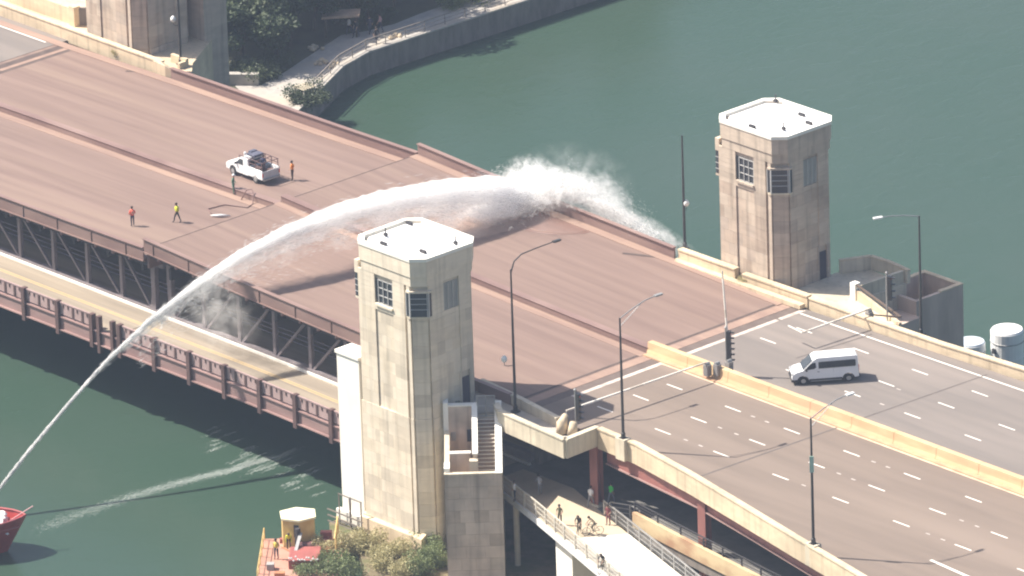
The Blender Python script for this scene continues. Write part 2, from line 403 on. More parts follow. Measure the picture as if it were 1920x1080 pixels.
# trunnion-end plates and joint strips on the right leaf
def yband(name, M, x0, x1, y0, y1, dz, zf, parent, h=.003, label=None):
    a = MB(); a.box(x0, x1, y0, y1, zf + dz, zf + dz + h); return a.build(name, M, parent, label)
for y0, y1 in ((NY + 1.5, MY - .6), (MY + .6, FY - .35)):
    yband('joint_gap', jointM, 43.55, 43.8, y0, y1, 0.0, zR(43.6), leafR, .012)
a = MB(); a.box(0.02, 0.10, NY + .3, FY - .3, -.2, zR(0) + .012); a.build('joint_edge', jointM, leafR)
a = MB(); a.bar((27.3, 12.1, zR(27.3) + .012), (29.9, 13.6, zR(29.6) + .012), .35, .012); a.build('lock_slot', jointM, leafR)
a = MB(); a.bar((-36.0, 13.0, zL(-36) + .012), (-34.4, 14.1, zL(-34.4) + .012), .3, .012); a.build('lock_slot', jointM, leafL)
a = MB(); a.box(-45.5, -44.7, -15, 14.3, -1.2, -1.188); a.build('joint_gap', jointM, leafL)
a = MB(); a.box(-44.2, -43.7, -15, 14.3, -1.2, -1.185); a.build('joint_gap', jointM, leafL)
a = MB(); a.prism([(-44.7, 6), (-44.2, 6), (-44.2, 14.2), (-44.7, 14.2)], -1.2, -1.184); a.build('joint_plate', deckEdgeM, leafL)

# ------------------------------------------------------------------ approach road
AZ = -1.4
near_edge = [(46.0, -15.2), (54.0, -15.1), (58.6, -15.3), (65.9, -16.6), (73.4, -18.2), (80.8, -19.8), (88.1, -21.3), (100, -23.9)]
poly = near_edge + [(100, MY), (46.0, MY)]
a = MB(); a.prism(poly, AZ - .5, AZ); road = struct(a.build('approach_road', asphM))
a = MB(); a.prism([(46.0, MY), (100, MY), (100, 17.0), (69, 15.2), (46.0, 14.4)], AZ - .5, AZ); road2 = struct(a.build('approach_road', asphFar))
# transition slab with pink plates and dark strip
a = MB(); a.box(44.0, 44.98, -15.2, 14.3, AZ - .5, AZ + .006); s1 = struct(a.build('transition_slab', deckEdgeM))
a = MB(); a.box(44.98, 46.0, -15.2, 14.3, AZ - .5, AZ - .012); s2 = struct(a.build('joint_strip', mat('joint_brown', (.115, .085, .075), (.15, .115, .10), .9)))
for y0, y1 in ((-11, MY - .6), (MY + .6, 11.2), (11.5, 14.2)):
    a = MB(); a.box(46.0, 46.42, y0, y1, AZ, AZ + .004); a.build('lane_marking', mat('worn_white', (.62, .54, .48), (.36, .3, .27), .9, nscale=1.5, lo=.4, hi=.7), road if y0 < 0 else road2)
def dash(xc, y, ln=1.75, w=.13, par=None, ang=0):
    a = MB(); d = Vector((math.cos(ang), math.sin(ang), 0)); c = Vector((xc, y, AZ + .006))
    a.obox(c, d, Vector((-d.y, d.x, 0)), Vector((0, 0, 1)), ln / 2, w / 2, .002)
    return a
def rowdash(y, xs, par, slope=0.0):
    for x in xs: dash(x, y + slope * (x - 60)).build('lane_marking', paintM, par)
P = 6.62
rowdash(-4.25, [50.6 + P * k for k in range(8)], road, -.006)
rowdash(-7.65, [50.3 + P * k for k in range(8)], road, -.012)
rowdash(-11.2, [50.0 + P * k for k in range(8)], road, -.012)
rowdash(4.3, [55.2, 61.8 + 0, 68.4, 75.0, 81.6, 88], road2)
rowdash(7.6, [48.9, 55.6, 62.2, 68.8, 75.4, 82, 88.6], road2)
rowdash(11.1, [49.4, 55.8, 62.4, 69.0, 75.6, 82.2], road2)
# reflective pavement dots
dots = [(1412, 781), (1438, 791), (1350, 802), (1381, 814), (1286, 825), (1314, 836), (1638, 866), (1665, 876), (1573, 888), (1600, 899), (1507, 910), (1803, 976), (1832, 987), (1740, 1001), (1768, 1012), (1654, 758), (1685, 730)]
for u, v in dots:
    p = at(u, v, AZ); a = MB(); a.box(p.x - .22, p.x + .22, p.y - .07, p.y + .07, AZ, AZ + .012)
    a.build('road_stud', mat('stud', (.5, .45, .42), (.38, .34, .31), .8), road if p.y < MY else road2)
a = MB(); p, q = at(1745, 1050, AZ), at(1835, 1090, AZ); a.bar(p + Vector((0, 0, .006)), q + Vector((0, 0, .006)), .26, .004); a.build('lane_marking', paintM, road, label='solid white line at the right edge')
# edge lines: far side white, median sides cream
a = MB(); a.bar((46.5, 13.45, AZ + .006), (100, 14.3, AZ + .006), .16, .004); a.build('edge_line', paintM, road2)
a = MB(); a.bar((46.2, MY - 1.0, AZ + .006), (100, MY - 1.0, AZ + .006), .2, .004); a.build('edge_line', mat('cream_line', (.66, .52, .38), (.5, .38, .28), .8), road)
for x0, y0, x1, y1, par in ((65.3, -15.6, 65.9, -1.4, road), (65.9, .3, 66.6, 14.3, road2), (53.2, 6.5, 53.9, 14.2, road2)):
    a = MB(); a.bar((x0, y0, AZ + .007), (x1, y1, AZ + .007), .16, .003); a.build('crack_seal', mat('tar_seal', (.10, .085, .08), (.13, .11, .1), .9), par)

# median barrier on the approach
t = thing('median_barrier', 'ochre concrete median barrier running down the middle of the approach road', 'barrier', (60, MY, AZ))
def jersey(mb, pts, h=1.0, wb=.72, wt=.3, zb=AZ):
    prof = [(-wb / 2, 0), (-wb / 2, .08), (-wt / 2 - .06, .38), (-wt / 2, h), (wt / 2, h), (wt / 2 + .06, .38), (wb / 2, .08), (wb / 2, 0)]
    vs = []; n = len(prof); k = len(pts)
    for i, p in enumerate(pts):
        a_ = Vector(pts[max(i - 1, 0)]).to_2d(); b_ = Vector(pts[min(i + 1, k - 1)]).to_2d(); d = (b_ - a_).normalized(); s_ = Vector((-d.y, d.x))
        for (o, z) in prof: vs.append((p[0] + s_.x * o, p[1] + s_.y * o, zb + z))
    fs = [tuple(range(n)), tuple(range(k * n - 1, (k - 1) * n - 1, -1))]
    for i in range(k - 1):
        for j in range(n): fs.append((i * n + j, i * n + (j + 1) % n, (i + 1) * n + (j + 1) % n, (i + 1) * n + j))
    mb.add(vs, fs)
segx = [43.9 + 4.6 * k for k in range(13)]
for x in segx:
    a = MB(); jersey(a, [(x + .02, MY, 0), (x + 4.58, MY, 0)], .98, .85, .5); a.build('barrier_segment', medM, t)
a = MB(); a.box(44.0, 100, MY - 1.5 + .6, MY - .45, AZ, AZ + .12); a.build('barrier_footing', mat('footing_dust', (.52, .36, .22), (.42, .26, .17), .9, nscale=1), t)

# parapets of the approach
def parapet(name, label, pts, z0, z1, th, M, cap=None, cat='parapet', group=None, side=0, seg=None):
    c = Vector(pts[0]); t = thing(name, label, cat, (c.x, c.y, z0), group)
    for i in range(len(pts) - 1):
        p, q = Vector(pts[i]).to_2d(), Vector(pts[i + 1]).to_2d(); L = (q - p).length; d = (q - p) / L
        ns = max(1, int(round(L / (seg or 5.0))))
        for k in range(ns):
            a0 = p + d * (L * k / ns + (.008 if k else 0)); a1 = p + d * (L * (k + 1) / ns - .008)
            mb = MB(); mb.bar((a0.x, a0.y, (z0 + z1) / 2), (a1.x, a1.y, (z0 + z1) / 2), th, z1 - z0)
            mb.build('parapet_section', M, t)
            if cap:
                mb = MB(); mb.bar((a0.x, a0.y, z1 + .06), (a1.x, a1.y, z1 + .06), th + .14, .12); mb.build('coping', cap, t)
    return t
parapet('road_parapet', 'long buff concrete parapet along the near edge of the approach road', [(54.15, -15.55), (58.6, -15.75), (65.9, -17.0), (73.4, -18.6), (80.8, -20.2), (88.1, -21.7), (100, -24.3)], AZ - .75, -.55, .38, conc, conc)
parapet('road_parapet', 'long buff concrete parapet along the river side of the approach road', [(46.2, 14.95), (54.1, 14.95), (61, 15.1), (69.7, 15.7), (85, 17), (100, 18)], AZ - .9, -.62, .42, conc, conc)
parapet('road_parapet', 'low concrete wall in front of the right hand tower', [(31.3, 14.75), (37.9, 14.75)], -1.6, -.3, .45, conc, conc)
parapet('road_parapet', 'short concrete wall past the tower corner bush', [(38.7, 14.8), (46.1, 14.9)], -1.7, -.5, .45, conc, conc)
a = MB(); a.box(31.2, 46, 13.9, 14.5, -1.35, -1.0); b_ = a.build('sill', conc); tag(b_, 'cream concrete kerb below the right hand tower wall', 'kerb')
parapet('outer_parapet', 'angled cream parapet round the sidewalk corner by the stair tower', [(45.9, -18.45), (54.0, -19.0), (53.9, -15.5)], -2.0, -.52, .36, concPale, concPale)
parapet('outer_parapet', 'short grey wall between the stair tower and the sidewalk parapet', [(44.6, -17.6), (45.8, -18.35)], -2.0, -.52, .36, concPale, concPale)
parapet('inner_parapet', 'shaded grey concrete wall between sidewalk and bridge roadway', [(39.9, -14.9), (45.1, -15.45), (50.2, -16.2)], AZ - .3, -.62, .3, concPale, concPale)
a = MB(); a.prism([(38, -15.2), (50.4, -16.2), (54, -15.5), (54, -19), (46, -18.5), (44.5, -17.2), (42.2, -20.4), (38, -21)], AZ - .5, AZ + .1)
struct(a.build('sidewalk', pathM))

# steel below the approach: girders, columns, deck soffit, added far wall that keeps daylight out, lower floor
t = thing('approach_girder', 'dull red steel girder under the near edge of the approach road', 'girder', (60, -15.6, -3))
ge = [(54.6, -15.3), (66.3, -16.6), (73.4, -18.0), (80.8, -19.6), (100, -23.8)]
for i in range(len(ge) - 1):
    p, q = ge[i], ge[i + 1]
    a = MB(); a.bar((p[0], p[1] + .15, -2.75), (q[0], q[1] + .15, -2.75), .12, 1.2); a.build('girder_web', redSteel, t)
    a = MB(); a.bar((p[0], p[1] + .15, -3.38), (q[0], q[1] + .15, -3.38), .5, .07); a.build('bottom_flange', fasM, t)
for px, py, zb, lab in ((53.7, -15.55, -7.0, 'red steel column under the sidewalk corner'), (66.9, -16.6, -12.5, 'tall red steel column beside the lower ramp, right of the walkers')):
    t = thing('steel_column', lab, 'column', (px, py, zb), 'red steel columns under the approach')
    a = MB()
    top = -2.1
    a.box(px - .42, px + .42, py - .32, py - .26, max(zb, -9), top); a.box(px - .42, px + .42, py + .26, py + .32, max(zb, -9), top); a.box(px - .05, px + .05, py - .26, py + .26, max(zb, -9), top)
    a.box(px - .42, px - .36, py - .3, py + .3, max(zb, -9), top)
    a.build('shaft', redSteel, t)
    a = MB(); a.box(px - .6, px + .6, py - .45, py + .45, zb, -9 if zb < -9 else zb + .15); a.build('footing', concPale, t)
for x in (74.5, 90):
    pass
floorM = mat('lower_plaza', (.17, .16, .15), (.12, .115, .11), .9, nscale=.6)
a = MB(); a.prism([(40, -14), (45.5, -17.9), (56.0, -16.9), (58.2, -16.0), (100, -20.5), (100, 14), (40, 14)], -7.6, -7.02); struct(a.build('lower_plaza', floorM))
a = MB(); a.box(44.5, 100, 13.9, 14.3, -13.5, AZ - .5); a.build('light_block_wall', wallG); tag(bpy.data.objects['light_block_wall'], 'wall added far under the approach road to keep the underpass dark', 'wall')  # added wall, only there to keep daylight out from the far side
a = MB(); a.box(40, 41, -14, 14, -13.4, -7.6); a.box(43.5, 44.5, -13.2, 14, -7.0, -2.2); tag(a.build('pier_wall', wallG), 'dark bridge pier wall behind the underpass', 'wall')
for i, (x, y) in enumerate(((60, -7), (72, -7), (84, -7), (60, 4), (72, 4), (49, -7.5))):
    a = MB(); a.box(x - .4, x + .4, y - .4, y + .4, -7.02, AZ - .5); c = a.build('underpass_column', redSteel)
    tag(c, 'dim steel column deep in the shade below the approach road', 'column', 'dim columns in the underpass')

# ------------------------------------------------------------------ ramps below
def railing(name, label, pts, h=1.15, step=1.9, M=galvM, npick=0, fascia=False, group=None, th=.06):
    t = thing(name, label, 'railing', pts[0], group); P = [Vector(p) for p in pts]
    for i in range(len(P) - 1):
        p, q = P[i], P[i + 1]; L = (q - p).length; d = (q - p) / L; ns = max(1, round(L / step))
        for k in range(ns + (1 if i == len(P) - 2 else 0)):
            c = p + d * (L * k / ns); mb = MB(); mb.box(c.x - th, c.x + th, c.y - th, c.y + th, c.z - (.5 if fascia else 0), c.z + h); mb.build('railing_post', M, t)
        for hh, w_ in ((h, .09), (h * .66, .045), (h * .33, .045)):
            mb = MB(); mb.bar(p + Vector((0, 0, hh)), q + Vector((0, 0, hh)), w_, w_); mb.build('rail', M, t)
        if npick:
            mb = MB(); n = int(L / .16)
            for k in range(n):
                c = p + d * (L * (k + .5) / n); mb.bar(c + Vector((0, 0, .1)), c + Vector((0, 0, h - .04)), .022)
            o = mb.build('picket_infill', M, t); o['kind'] = 'stuff'
    return t
Lr = [(44.2, -17.5), (45.8, -18.4), (51.9, -20.3), (56.9, -22.0), (64.8, -24.7), (76, -28.6)]
Rr = [(55.6, -16.6), (59.7, -17.9), (69.4, -21.0), (82, -25.2)]
a = MB(); a.prism([Lr[3], Lr[4], Lr[5], Rr[3], Rr[2], Rr[1]], -7.5, -7.0); ramp = struct(a.build('footpath_ramp', mat('white_ramp', (.74, .70, .62), (.66, .62, .55), .85, nscale=.7)))
a = MB(); a.prism([Lr[0], Lr[1], Lr[2], (56.88, -21.99), (59.68, -17.9), Rr[0], (50, -14.6), (44.2, -14.6)], -7.5, -7.0); struct(a.build('footpath_landing', mat('landing_buff', (.54, .45, .33), (.46, .38, .28), .85, nscale=.8)))
a = MB(); 
for i in range(len(Lr) - 1):
    a.bar((Lr[i][0], Lr[i][1] - .05, -7.35), (Lr[i + 1][0], Lr[i + 1][1] - .05, -7.35), .25, .5)
a.build('ramp_fascia', frameM, ramp)
whiteRail = mat('rail_pale', (.62, .58, .50), (.5, .46, .4), .5)
railing('ramp_railing', 'pale picket railing along the left edge of the white footpath ramp', [(x, y, -7.0) for x, y in Lr], 1.2, 1.9, whiteRail, 1, True, th=.07)
railing('ramp_railing', 'silver railing along the right edge of the white footpath ramp', [(x, y, -7.0) for x, y in Rr], 1.2, 1.9, galvM, 1, th=.05)
# pier under the ramp
t = thing('ramp_pier', 'concrete pier with a white sunlit face holding up the footpath ramp', 'pier', (58.5, -21, WZ))
a = MB(); pc_ = at(1085, 1062, -10.4); a.obox(pc_, Vector((.94, -.33, 0)), Vector((.33, .94, 0)), Vector((0, 0, 1)), 1.6, 1.2, 2.9); a.build('shaft', whiteC, t)
t = thing('ramp_column', 'slim round pale column in the shade below the footpath', 'column', (49.3, -18.8, WZ))
a = MB(); a.tube([(48.2, -19.1, WZ), (48.2, -19.1, -7.5)], .24, 12); a.build('shaft', concPale, t)
# concrete barrier of the neighbouring ramp
Br = [(58.5, -16.15), (67.5, -17.4), (79.5, -18.9), (95, -21.4)]
parapet('ramp_barrier', 'buff rust stained concrete barrier of the lower ramp behind the footpath', Br, -7.3, -6.05, .35, mat('rusty_concrete', (.58, .46, .28), (.5, .38, .23), .85, (.5, .5, 1), 1, c3=(.36, .19, .11), s3=.5, amt3=.8), None, seg=6)
a = MB()
for i in range(len(Br) - 1): a.bar((Br[i][0], Br[i][1] + .5, -7.75), (Br[i + 1][0], Br[i + 1][1] + .5, -7.75), 1.0, .8)
tag(a.build('ramp_beam', wallG), 'dark beam under the lower ramp barrier', 'beam')
railing('barrier_handrail', 'dark double handrail on top of the lower ramp barrier', [(x, y + .1, -6.0) for x, y in Br], .75, 2.6, darkM, 0, th=.05)
railing('plaza_railing', 'short grey railing at the corner where ramp and plaza meet', [(56.0, -16.3, -7), (57.6, -15.7, -7), (58.9, -15.9, -7)], 1.1, 1.4, galvM)

# bank around tower one
bank = [(31.0, -23.5), (33.5, -25.3), (36.5, -25.5), (39.8, -27.6), (42.5, -31), (52, -37), (75, -40), (75, -8), (31, -8)]
a = MB(); a.prism(bank, WZ - .3, -12.6); struct(a.build('bank_ground', dirtM))

# ------------------------------------------------------------------ towers
stoneB = [mat('limestone_clean_%s' % n, c, tuple(x * 0.9 for x in c), 0.85, (0.8, 0.8, 2.2), 1.0, bump=0.08, rand=0.04, streak=.22, c3=tuple(x * .80 for x in c), s3=.4, amt3=.6)
          for n, c in (('light', (0.73, 0.645, 0.52)), ('warm', (0.70, 0.61, 0.48)), ('tan', (0.65, 0.565, 0.45)), ('grey', (0.61, 0.535, 0.43)))]
def tower(x0, y0, zdeck, zb, label, zt=12.0, stoneM=stoneM, group='stone bridge tender towers', roof_items=1, detail=True, lean=0):
    """octagonal-cornered limestone tower; x0,y0 = left near corner of the roof"""
    W, D, ch = 7.85, 6.75, .9
    x1, y1 = x0 + W, y0 + D
    t = thing('bridge_tower', label, 'tower', ((x0 + x1) / 2, (y0 + y1) / 2, zb), group)
    def octo(x0, x1, y0, y1, c): return [(x0 + c, y0), (x1 - c, y0), (x1, y0 + c), (x1, y1 - c), (x1 - c, y1), (x0 + c, y1), (x0, y1 - c), (x0, y0 + c)]
    i = .32
    core = octo(x0 + i, x1 - i, y0 + i, y1 - i, ch)
    a = MB(); a.prism(core, zb, zt - .6); a.build('core', stoneM[3], t)
    # cornice block and coping
    a = MB(); a.prism(octo(x0 + .06, x1 - .06, y0 + .06, y1 - .06, ch), zt - 1.55, zt - .28); a.build('cornice', stoneM[0], t)
    a = MB(); a.prism(octo(x0 + .14, x1 - .14, y0 + .14, y1 - .14, ch), zt - 2.35, zt - 1.55); a.build('frieze', stoneM[0], t)
    rim = MB(); o = octo(x0, x1, y0, y1, ch + .03); n_ = octo(x0 + .4, x1 - .4, y0 + .4, y1 - .4, ch - .05)
    for k in range(8):
        p, q, r, s = o[k], o[(k + 1) % 8], n_[(k + 1) % 8], n_[k]
        rim.prism([p, q, r, s], zt - .28, zt)
    rim.build('coping', whiteC, t)
    a = MB(); a.prism(octo(x0 + .4, x1 - .4, y0 + .4, y1 - .4, ch - .05), zt - .4, zt - .32); a.build('roof_gutter', mat('gutter', (.10, .09, .08), (.07, .06, .05), .9), t)
    a = MB(); a.prism(octo(x0 + .62, x1 - .62, y0 + .62, y1 - .62, ch - .1), zt - .3, zt - .2); rf = a.build('roof', roofM, t)
    spots = [(.35, .16), (.2, .35), (.8, .3), (.88, .72), (.12, .8)] if roof_items == 1 else [(.62, .8), (.8, .3), (.5, .12), (.15, .9), (.85, .66)]
    for k, (fx, fy) in enumerate(spots):
        cx, cy = x0 + W * fx, y0 + D * fy
        b = MB()
        if k % 2 == 0: b.box(cx - .32, cx + .32, cy - .1, cy + .1, zt - .2, zt + .04); b.build('roof_vent', darkM, rf)
        else: b.tube([(cx, cy, zt - .1), (cx, cy, zt + .55)], .05, 6); b.box(cx - .15, cx + .15, cy - .12, cy + .12, zt - .1, zt + .12); b.build('roof_antenna', darkM, rf)
    # stone courses: near face (-Y) left and right of the centre bay, +X face and chamfer, each block its own piece
    zs = []; z = zt - 2.35; k = 0
    while z > zb + .02:
        h = 0.42 if z > zt - 5.2 else 1.02
        z2 = max(z - h, zb); zs.append((z2, z)); z = z2; k += 1
    cache = {}
    def block(p0, p1, z0, z1, out, mi):
        """thin ashlar block between p0 and p1 (plan), thickness grows outward along out"""
        key = (round(p1[0] - p0[0], 3), round(p1[1] - p0[1], 3), round(z1 - z0, 3), tuple(round(c, 3) for c in out), mi)
        g = .006
        d = Vector((p1[0] - p0[0], p1[1] - p0[1], 0)); L = d.length; d /= L; o = Vector((out[0], out[1], 0))
        if key not in cache:
            b = MB(); c0 = d * g; c1 = d * (L - g); th = Vector(o)
            h = z1 - z0 - 2 * g
            vs = [c0 - th * .1, c1 - th * .1, c1 + th, c0 + th]
            b.add([(v.x, v.y, 0) for v in vs] + [(v.x, v.y, h) for v in vs], [(3, 2, 1, 0), (4, 5, 6, 7), (0, 1, 5, 4), (1, 2, 6, 5), (2, 3, 7, 6), (3, 0, 4, 7)])
            me = bpy.data.meshes.new('stone_block'); me.from_pydata(b.v, [], b.f); me.materials.append(stoneM[mi]); cache[key] = me
        ob = bpy.data.objects.new('stone_block', cache[key]); COL.objects.link(ob); ob.parent = t
        wl = world_loc(t); ob.location = (p0[0] - wl.x, p0[1] - wl.y, z0 + g - wl.z)
    yf = y0 + i; xf = x1 - i
    cxa, cxb = x0 + 2.55, x0 + 4.65          # centre bay of the -Y face (window width)
    wz0, wz1 = zt - 4.75, zt - 2.75          # window
    gx0, gx1 = x1 - i - ch - .62, x1 - i - ch - .36   # vertical groove left of the corner pier
    rs = random.Random(int(x0 * 10) + 5)
    def pick(): return rs.choice((0, 0, 1, 1, 2, 3))
    for ci, (za, zc) in enumerate(zs):
        tall = (zc - za) > .7
        deep = za < zdeck - .3
        th = .16 if not deep else .20
        inwin = zc > wz0 and za < wz1
        # -Y face
        sp = [(x0 + i + .3, cxa), (cxb, gx0)]
        if not inwin: sp.insert(1, (cxa, cxb))
        if deep: sp = [(x0 + i + .2, cxa), (cxa, cxb), (cxb, gx0 + .1)]
        for s_ in sp:
            centre = (s_[0] == cxa and not deep)
            L = s_[1] - s_[0]; nb = max(1, round(L / 1.25)); o = .5 if (ci % 2 and nb > 1) else 0
            cuts = [s_[0]] + [s_[0] + L * (j + (0.5 if o else 1)) / nb for j in range(nb - (0 if o else 1))] + [s_[1]]
            if not tall: cuts = [s_[0], s_[1]]
            for c0, c1 in zip(cuts, cuts[1:]):
                tt = th if not centre else th - .10
                if not tall: tt = th + (.05 if ci % 1 == 0 else 0) - .05
                block((c0, yf), (c1, yf), za, zc, (0, -tt), pick() if tall else 0)
        # corner pier: return strip on -Y, chamfer face
        block((gx1, yf), (x1 - i - ch, yf), za, zc, (0, -th), 0)
        a0 = (x1 - i - ch, yf); a1 = (x1 - i, yf + ch); nn = .7071 * th
        if not (zc > wz0 - .1 and za < wz1): block(a0, a1, za, zc, (nn, -nn), pick())
        # left chamfer sliver
        block((x0 + i, yf + .55), (x0 + i + .3, yf + .0), za, zc, (-.1, -.08), pick())
        # +X face
        dy0, dy1 = y1 - i - ch - 1.35, y1 - i - ch - .35        # door span
        wy0, wy1 = y0 + 2.75, y0 + 4.35
        segs = [(yf + ch, wy0), (wy0, wy1), (wy1, y1 - i - ch + .02)]
        for s_ in segs:
            if s_[0] == wy0 and zc > wz0 and za < wz1: continue
            if za < zdeck + 2.2 and za > zdeck - .5 and s_[0] == wy1 and not deep:
                if detail: s_ = (dy1 + .02, y1 - i - ch + .02); s2_ = (wy1, dy0 - .02); block((xf, s2_[0]), (xf, s2_[1]), za, zc, (th, 0), pick())
            L = s_[1] - s_[0]; nb = max(1, round(L / 1.4)); o = ci % 2
            cuts = [s_[0]] + [s_[0] + L * (j + (0.5 if o else 1)) / nb for j in range(nb - (0 if o else 1))] + [s_[1]]
            if not tall: cuts = [s_[0], s_[1]]
            for c0, c1 in zip(cuts, cuts[1:]):
                tt = th - (.07 if s_[0] == wy0 and not deep else 0)
                block((xf, c0), (xf, c1), za, zc, (tt, 0), pick() if tall else 0)
    # hidden faces: plain slabs
    a = MB(); a.box(x0 + i - .15, x0 + i + .02, yf + .6, y1 - i - ch, zb, zt - 2.35); a.box(x0 + i + ch, x1 - i - ch, y1 - i - .02, y1 - i + .14, zb, zt - 2.35)
    a.build('rear_facing', stoneM[1], t)
    # -Y window: glass, frame, mullions, sill
    yw = yf - .02
    wn = MB(); wn.box(cxa, cxb, yw - .02, yw, wz0, wz1); win = wn.build('window', glassM, t)
    f = MB()
    for xx in (cxa + .38, cxa + .92, cxa + 1.47, cxb - .06): f.box(xx - .03, xx + .03, yw - .10, yw - .02, wz0, wz1)
    for zz in (wz0 + .05, wz0 + .68, wz0 + 1.32, wz1 - .05): f.box(cxa + .38, cxb, yw - .095, yw - .025, zz - .028, zz + .028)
    f.build('window_frame', winM, win)
    f = MB(); f.box(cxa + .1, cxb, yw - .28, yw - .02, wz0 - .18, wz0 - .0); f.build('window_sill', stoneM[0], win)
    # +X window with blinds
    wn = MB(); wn.box(xf, xf + .03, wy0, wy1, wz0 - .1, wz1 + .1); win = wn.build('window', blindM, t)
    f = MB()
    for yy in (wy0 + .08, wy0 + .55, wy0 + 1.05, wy1 - .08): f.box(xf + .03, xf + .08, yy - .05, yy + .05, wz0 - .1, wz1 + .1)
    f.build('window_frame', mat('frame_grey', (.42, .42, .40), (.36, .36, .34), .5), win)
    # corner oriel: floor, glazing, hood
    c0 = Vector((x1 - i - ch - .2, yf - .12, 0)); 
    def orl(o, z0_, z1_, nm, M, par):
        e = .7071 * o
        pts = [(x1 - i - ch - .3, yf - o * .8), (x1 - i - ch + .12, yf - o * .8), (x1 - i + o * .8, yf + ch - .12), (x1 - i + o * .8, yf + ch + .2), (x1 - i - .3, yf + ch + .2), (x1 - i - ch - .3, yf + .3)]
        b = MB(); b.prism(pts, z0_, z1_); return b.build(nm, M, par)
    ob = orl(.34, wz0 - .28, wz0 - .12, 'oriel_sill', concPale, t)
    gl = orl(.30, wz0 - .12, wz1 - .15, 'oriel_glazing', glassM, t)
    orl(.38, wz1 - .15, wz1 + .0, 'oriel_head', stoneM[0], t)
    e0 = Vector((x1 - i - ch + .1, yf - .24, 0)); e1 = Vector((x1 - i + .24, yf + ch - .1, 0)); d = (e1 - e0)
    for fr in (0.0, .92, 1.0):
        c = e0 + d * fr; b = MB(); b.bar((c.x, c.y, wz0 - .12), (c.x, c.y, wz1 - .15), .1 if fr in (0, 1) else .07); b.build('oriel_mullion', winM, gl)
    c = e0 - Vector((.42, 0, 0)); b = MB(); b.bar((c.x, c.y, wz0 - .12), (c.x, c.y, wz1 - .15), .08); b.build('oriel_mullion', winM, gl)
    nrm = Vector((.7071, -.7071, 0)) * .03
    for zz in (wz0 + .5, wz0 + .95, wz0 + 1.4):
        b = MB(); b.bar(e0 + nrm + Vector((0, 0, zz)), e1 + nrm + Vector((0, 0, zz)), .05, .06); b.build('oriel_transom', mat('transom', (.35, .36, .38), None, .5), gl)
    # left edge oriel sliver
    b = MB(); b.box(x0 + i - .22, x0 + i + .15, yf + .0, yf + .75, wz0 - .12, wz1 - .15); g2 = b.build('oriel_glazing', glassM, t)
    b = MB(); b.box(x0 + i - .24, x0 + i + .2, yf - .02, yf + .8, wz0 - .3, wz0 - .12); b.build('oriel_sill', stoneM[0], t)
    b = MB(); b.box(x0 + i - .24, x0 + i + .2, yf - .02, yf + .8, wz1 - .15, wz1 + .9); b.build('oriel_head', stoneM[0], t)
    for zz in (wz0 + .3, wz0 + .8, wz0 + 1.3):
        b = MB(); b.box(x0 + i - .24, x0 + i + .17, yf - .02, yf + .77, zz - .03, zz + .03); b.build('oriel_transom', winM, g2)
    # door on the +X face, wall lamp
    if detail:
        b = MB(); b.box(xf + .0, xf + .06, dy0, dy1, zdeck, zdeck + 2.35); dr = b.build('door', doorM, t)
        b = MB(); b.box(xf + .06, xf + .1, dy0 + .08, dy0 + .16, zdeck + 1.0, zdeck + 1.2); b.build('handle', galvM, dr)
        b = MB(); b.box(x1 - i - .45, x1 - i - .2, yf + .55, yf + .8, zt - 7.2, zt - 6.8); b.build('floodlight', galvM, t)
    return t
tower(35.0, 15.05, -1.3, -13.5, 'limestone bridge tower with white flat roof beyond the far side of the road', roof_items=2)
tower(33.95, -22.75, -1.3, -12.6, 'tall limestone bridge tower with white roof in the middle foreground, beside the stair block', roof_items=1, stoneM=stoneB)
tower(-45.0, 15.6, -.9, -13.5, 'limestone tower foot cut off by the top left edge beyond the bridge deck', roof_items=2, detail=False)

# lower base widening of tower one and its annex walls
t = thing('tower_wing', 'blinding white concrete wing wall left of the foreground tower', 'wall', (32.8, -22, -12.6))
a = MB(); a.box(31.55, 34.15, -22.5, -20.9, -12.6, 1.7); a.build('wall', whiteC, t)
a = MB(); a.box(31.45, 34.2, -22.62, -20.8, 1.7, 1.95); a.build('coping', whiteC, t)
a = MB(); a.box(31.2, 34.2, -22.9, -22.5, -12.6, -11.5); a.build('plinth', whiteC, t)
t = thing('tower_plinth', 'pale sloped plinth along the foot of the foreground tower', 'plinth', (38, -23, -12.6))
a = MB(); a.prism([(34.2, -22.95), (41.3, -22.95), (41.3, -22.4), (34.2, -22.4)], -12.62, [-11.3, -11.3, -11.0, -11.0]); a.build('plinth_block', conc, t)
t = thing('fender_frame', 'grey scaffold frame with handrails standing at the foot of the white wing wall', 'scaffold', (31.5, -23.2, -12.6))
for x in (32.0, 33.3, 34.6):
    a = MB(); a.bar((x, -23.25, -13.2), (x, -23.25, -9.9), .13 if x == 33.3 else .08); a.build('post', mat('weathered_wood', (.2, .17, .14), (.13, .11, .1), .9), t)
for z in (-12.6, -12.1, -11.6):
    a = MB(); a.bar((30.6, -23.3, z), (34.8, -23.3, z), .09); a.build('rail', MATS['weathered_wood'], t)
a = MB(); a.bar((31.9, -23.25, -9.95), (34.7, -23.25, -9.95), .07); a.build('rail', MATS['weathered_wood'], t)
# annex block behind the left tower
t = thing('tower_annex', 'lower shaded block attached behind the top left tower', 'building', (-37, 24, -13.5))
a = MB(); a.box(-41, -36.4, 22.3, 24.9, -13.5, 3.0); a.build('wall', stoneM[3], t)
a = MB(); a.box(-41.1, -36.3, 22.3, 25.0, 3.0, 3.25); a.build('roof', conc, t)

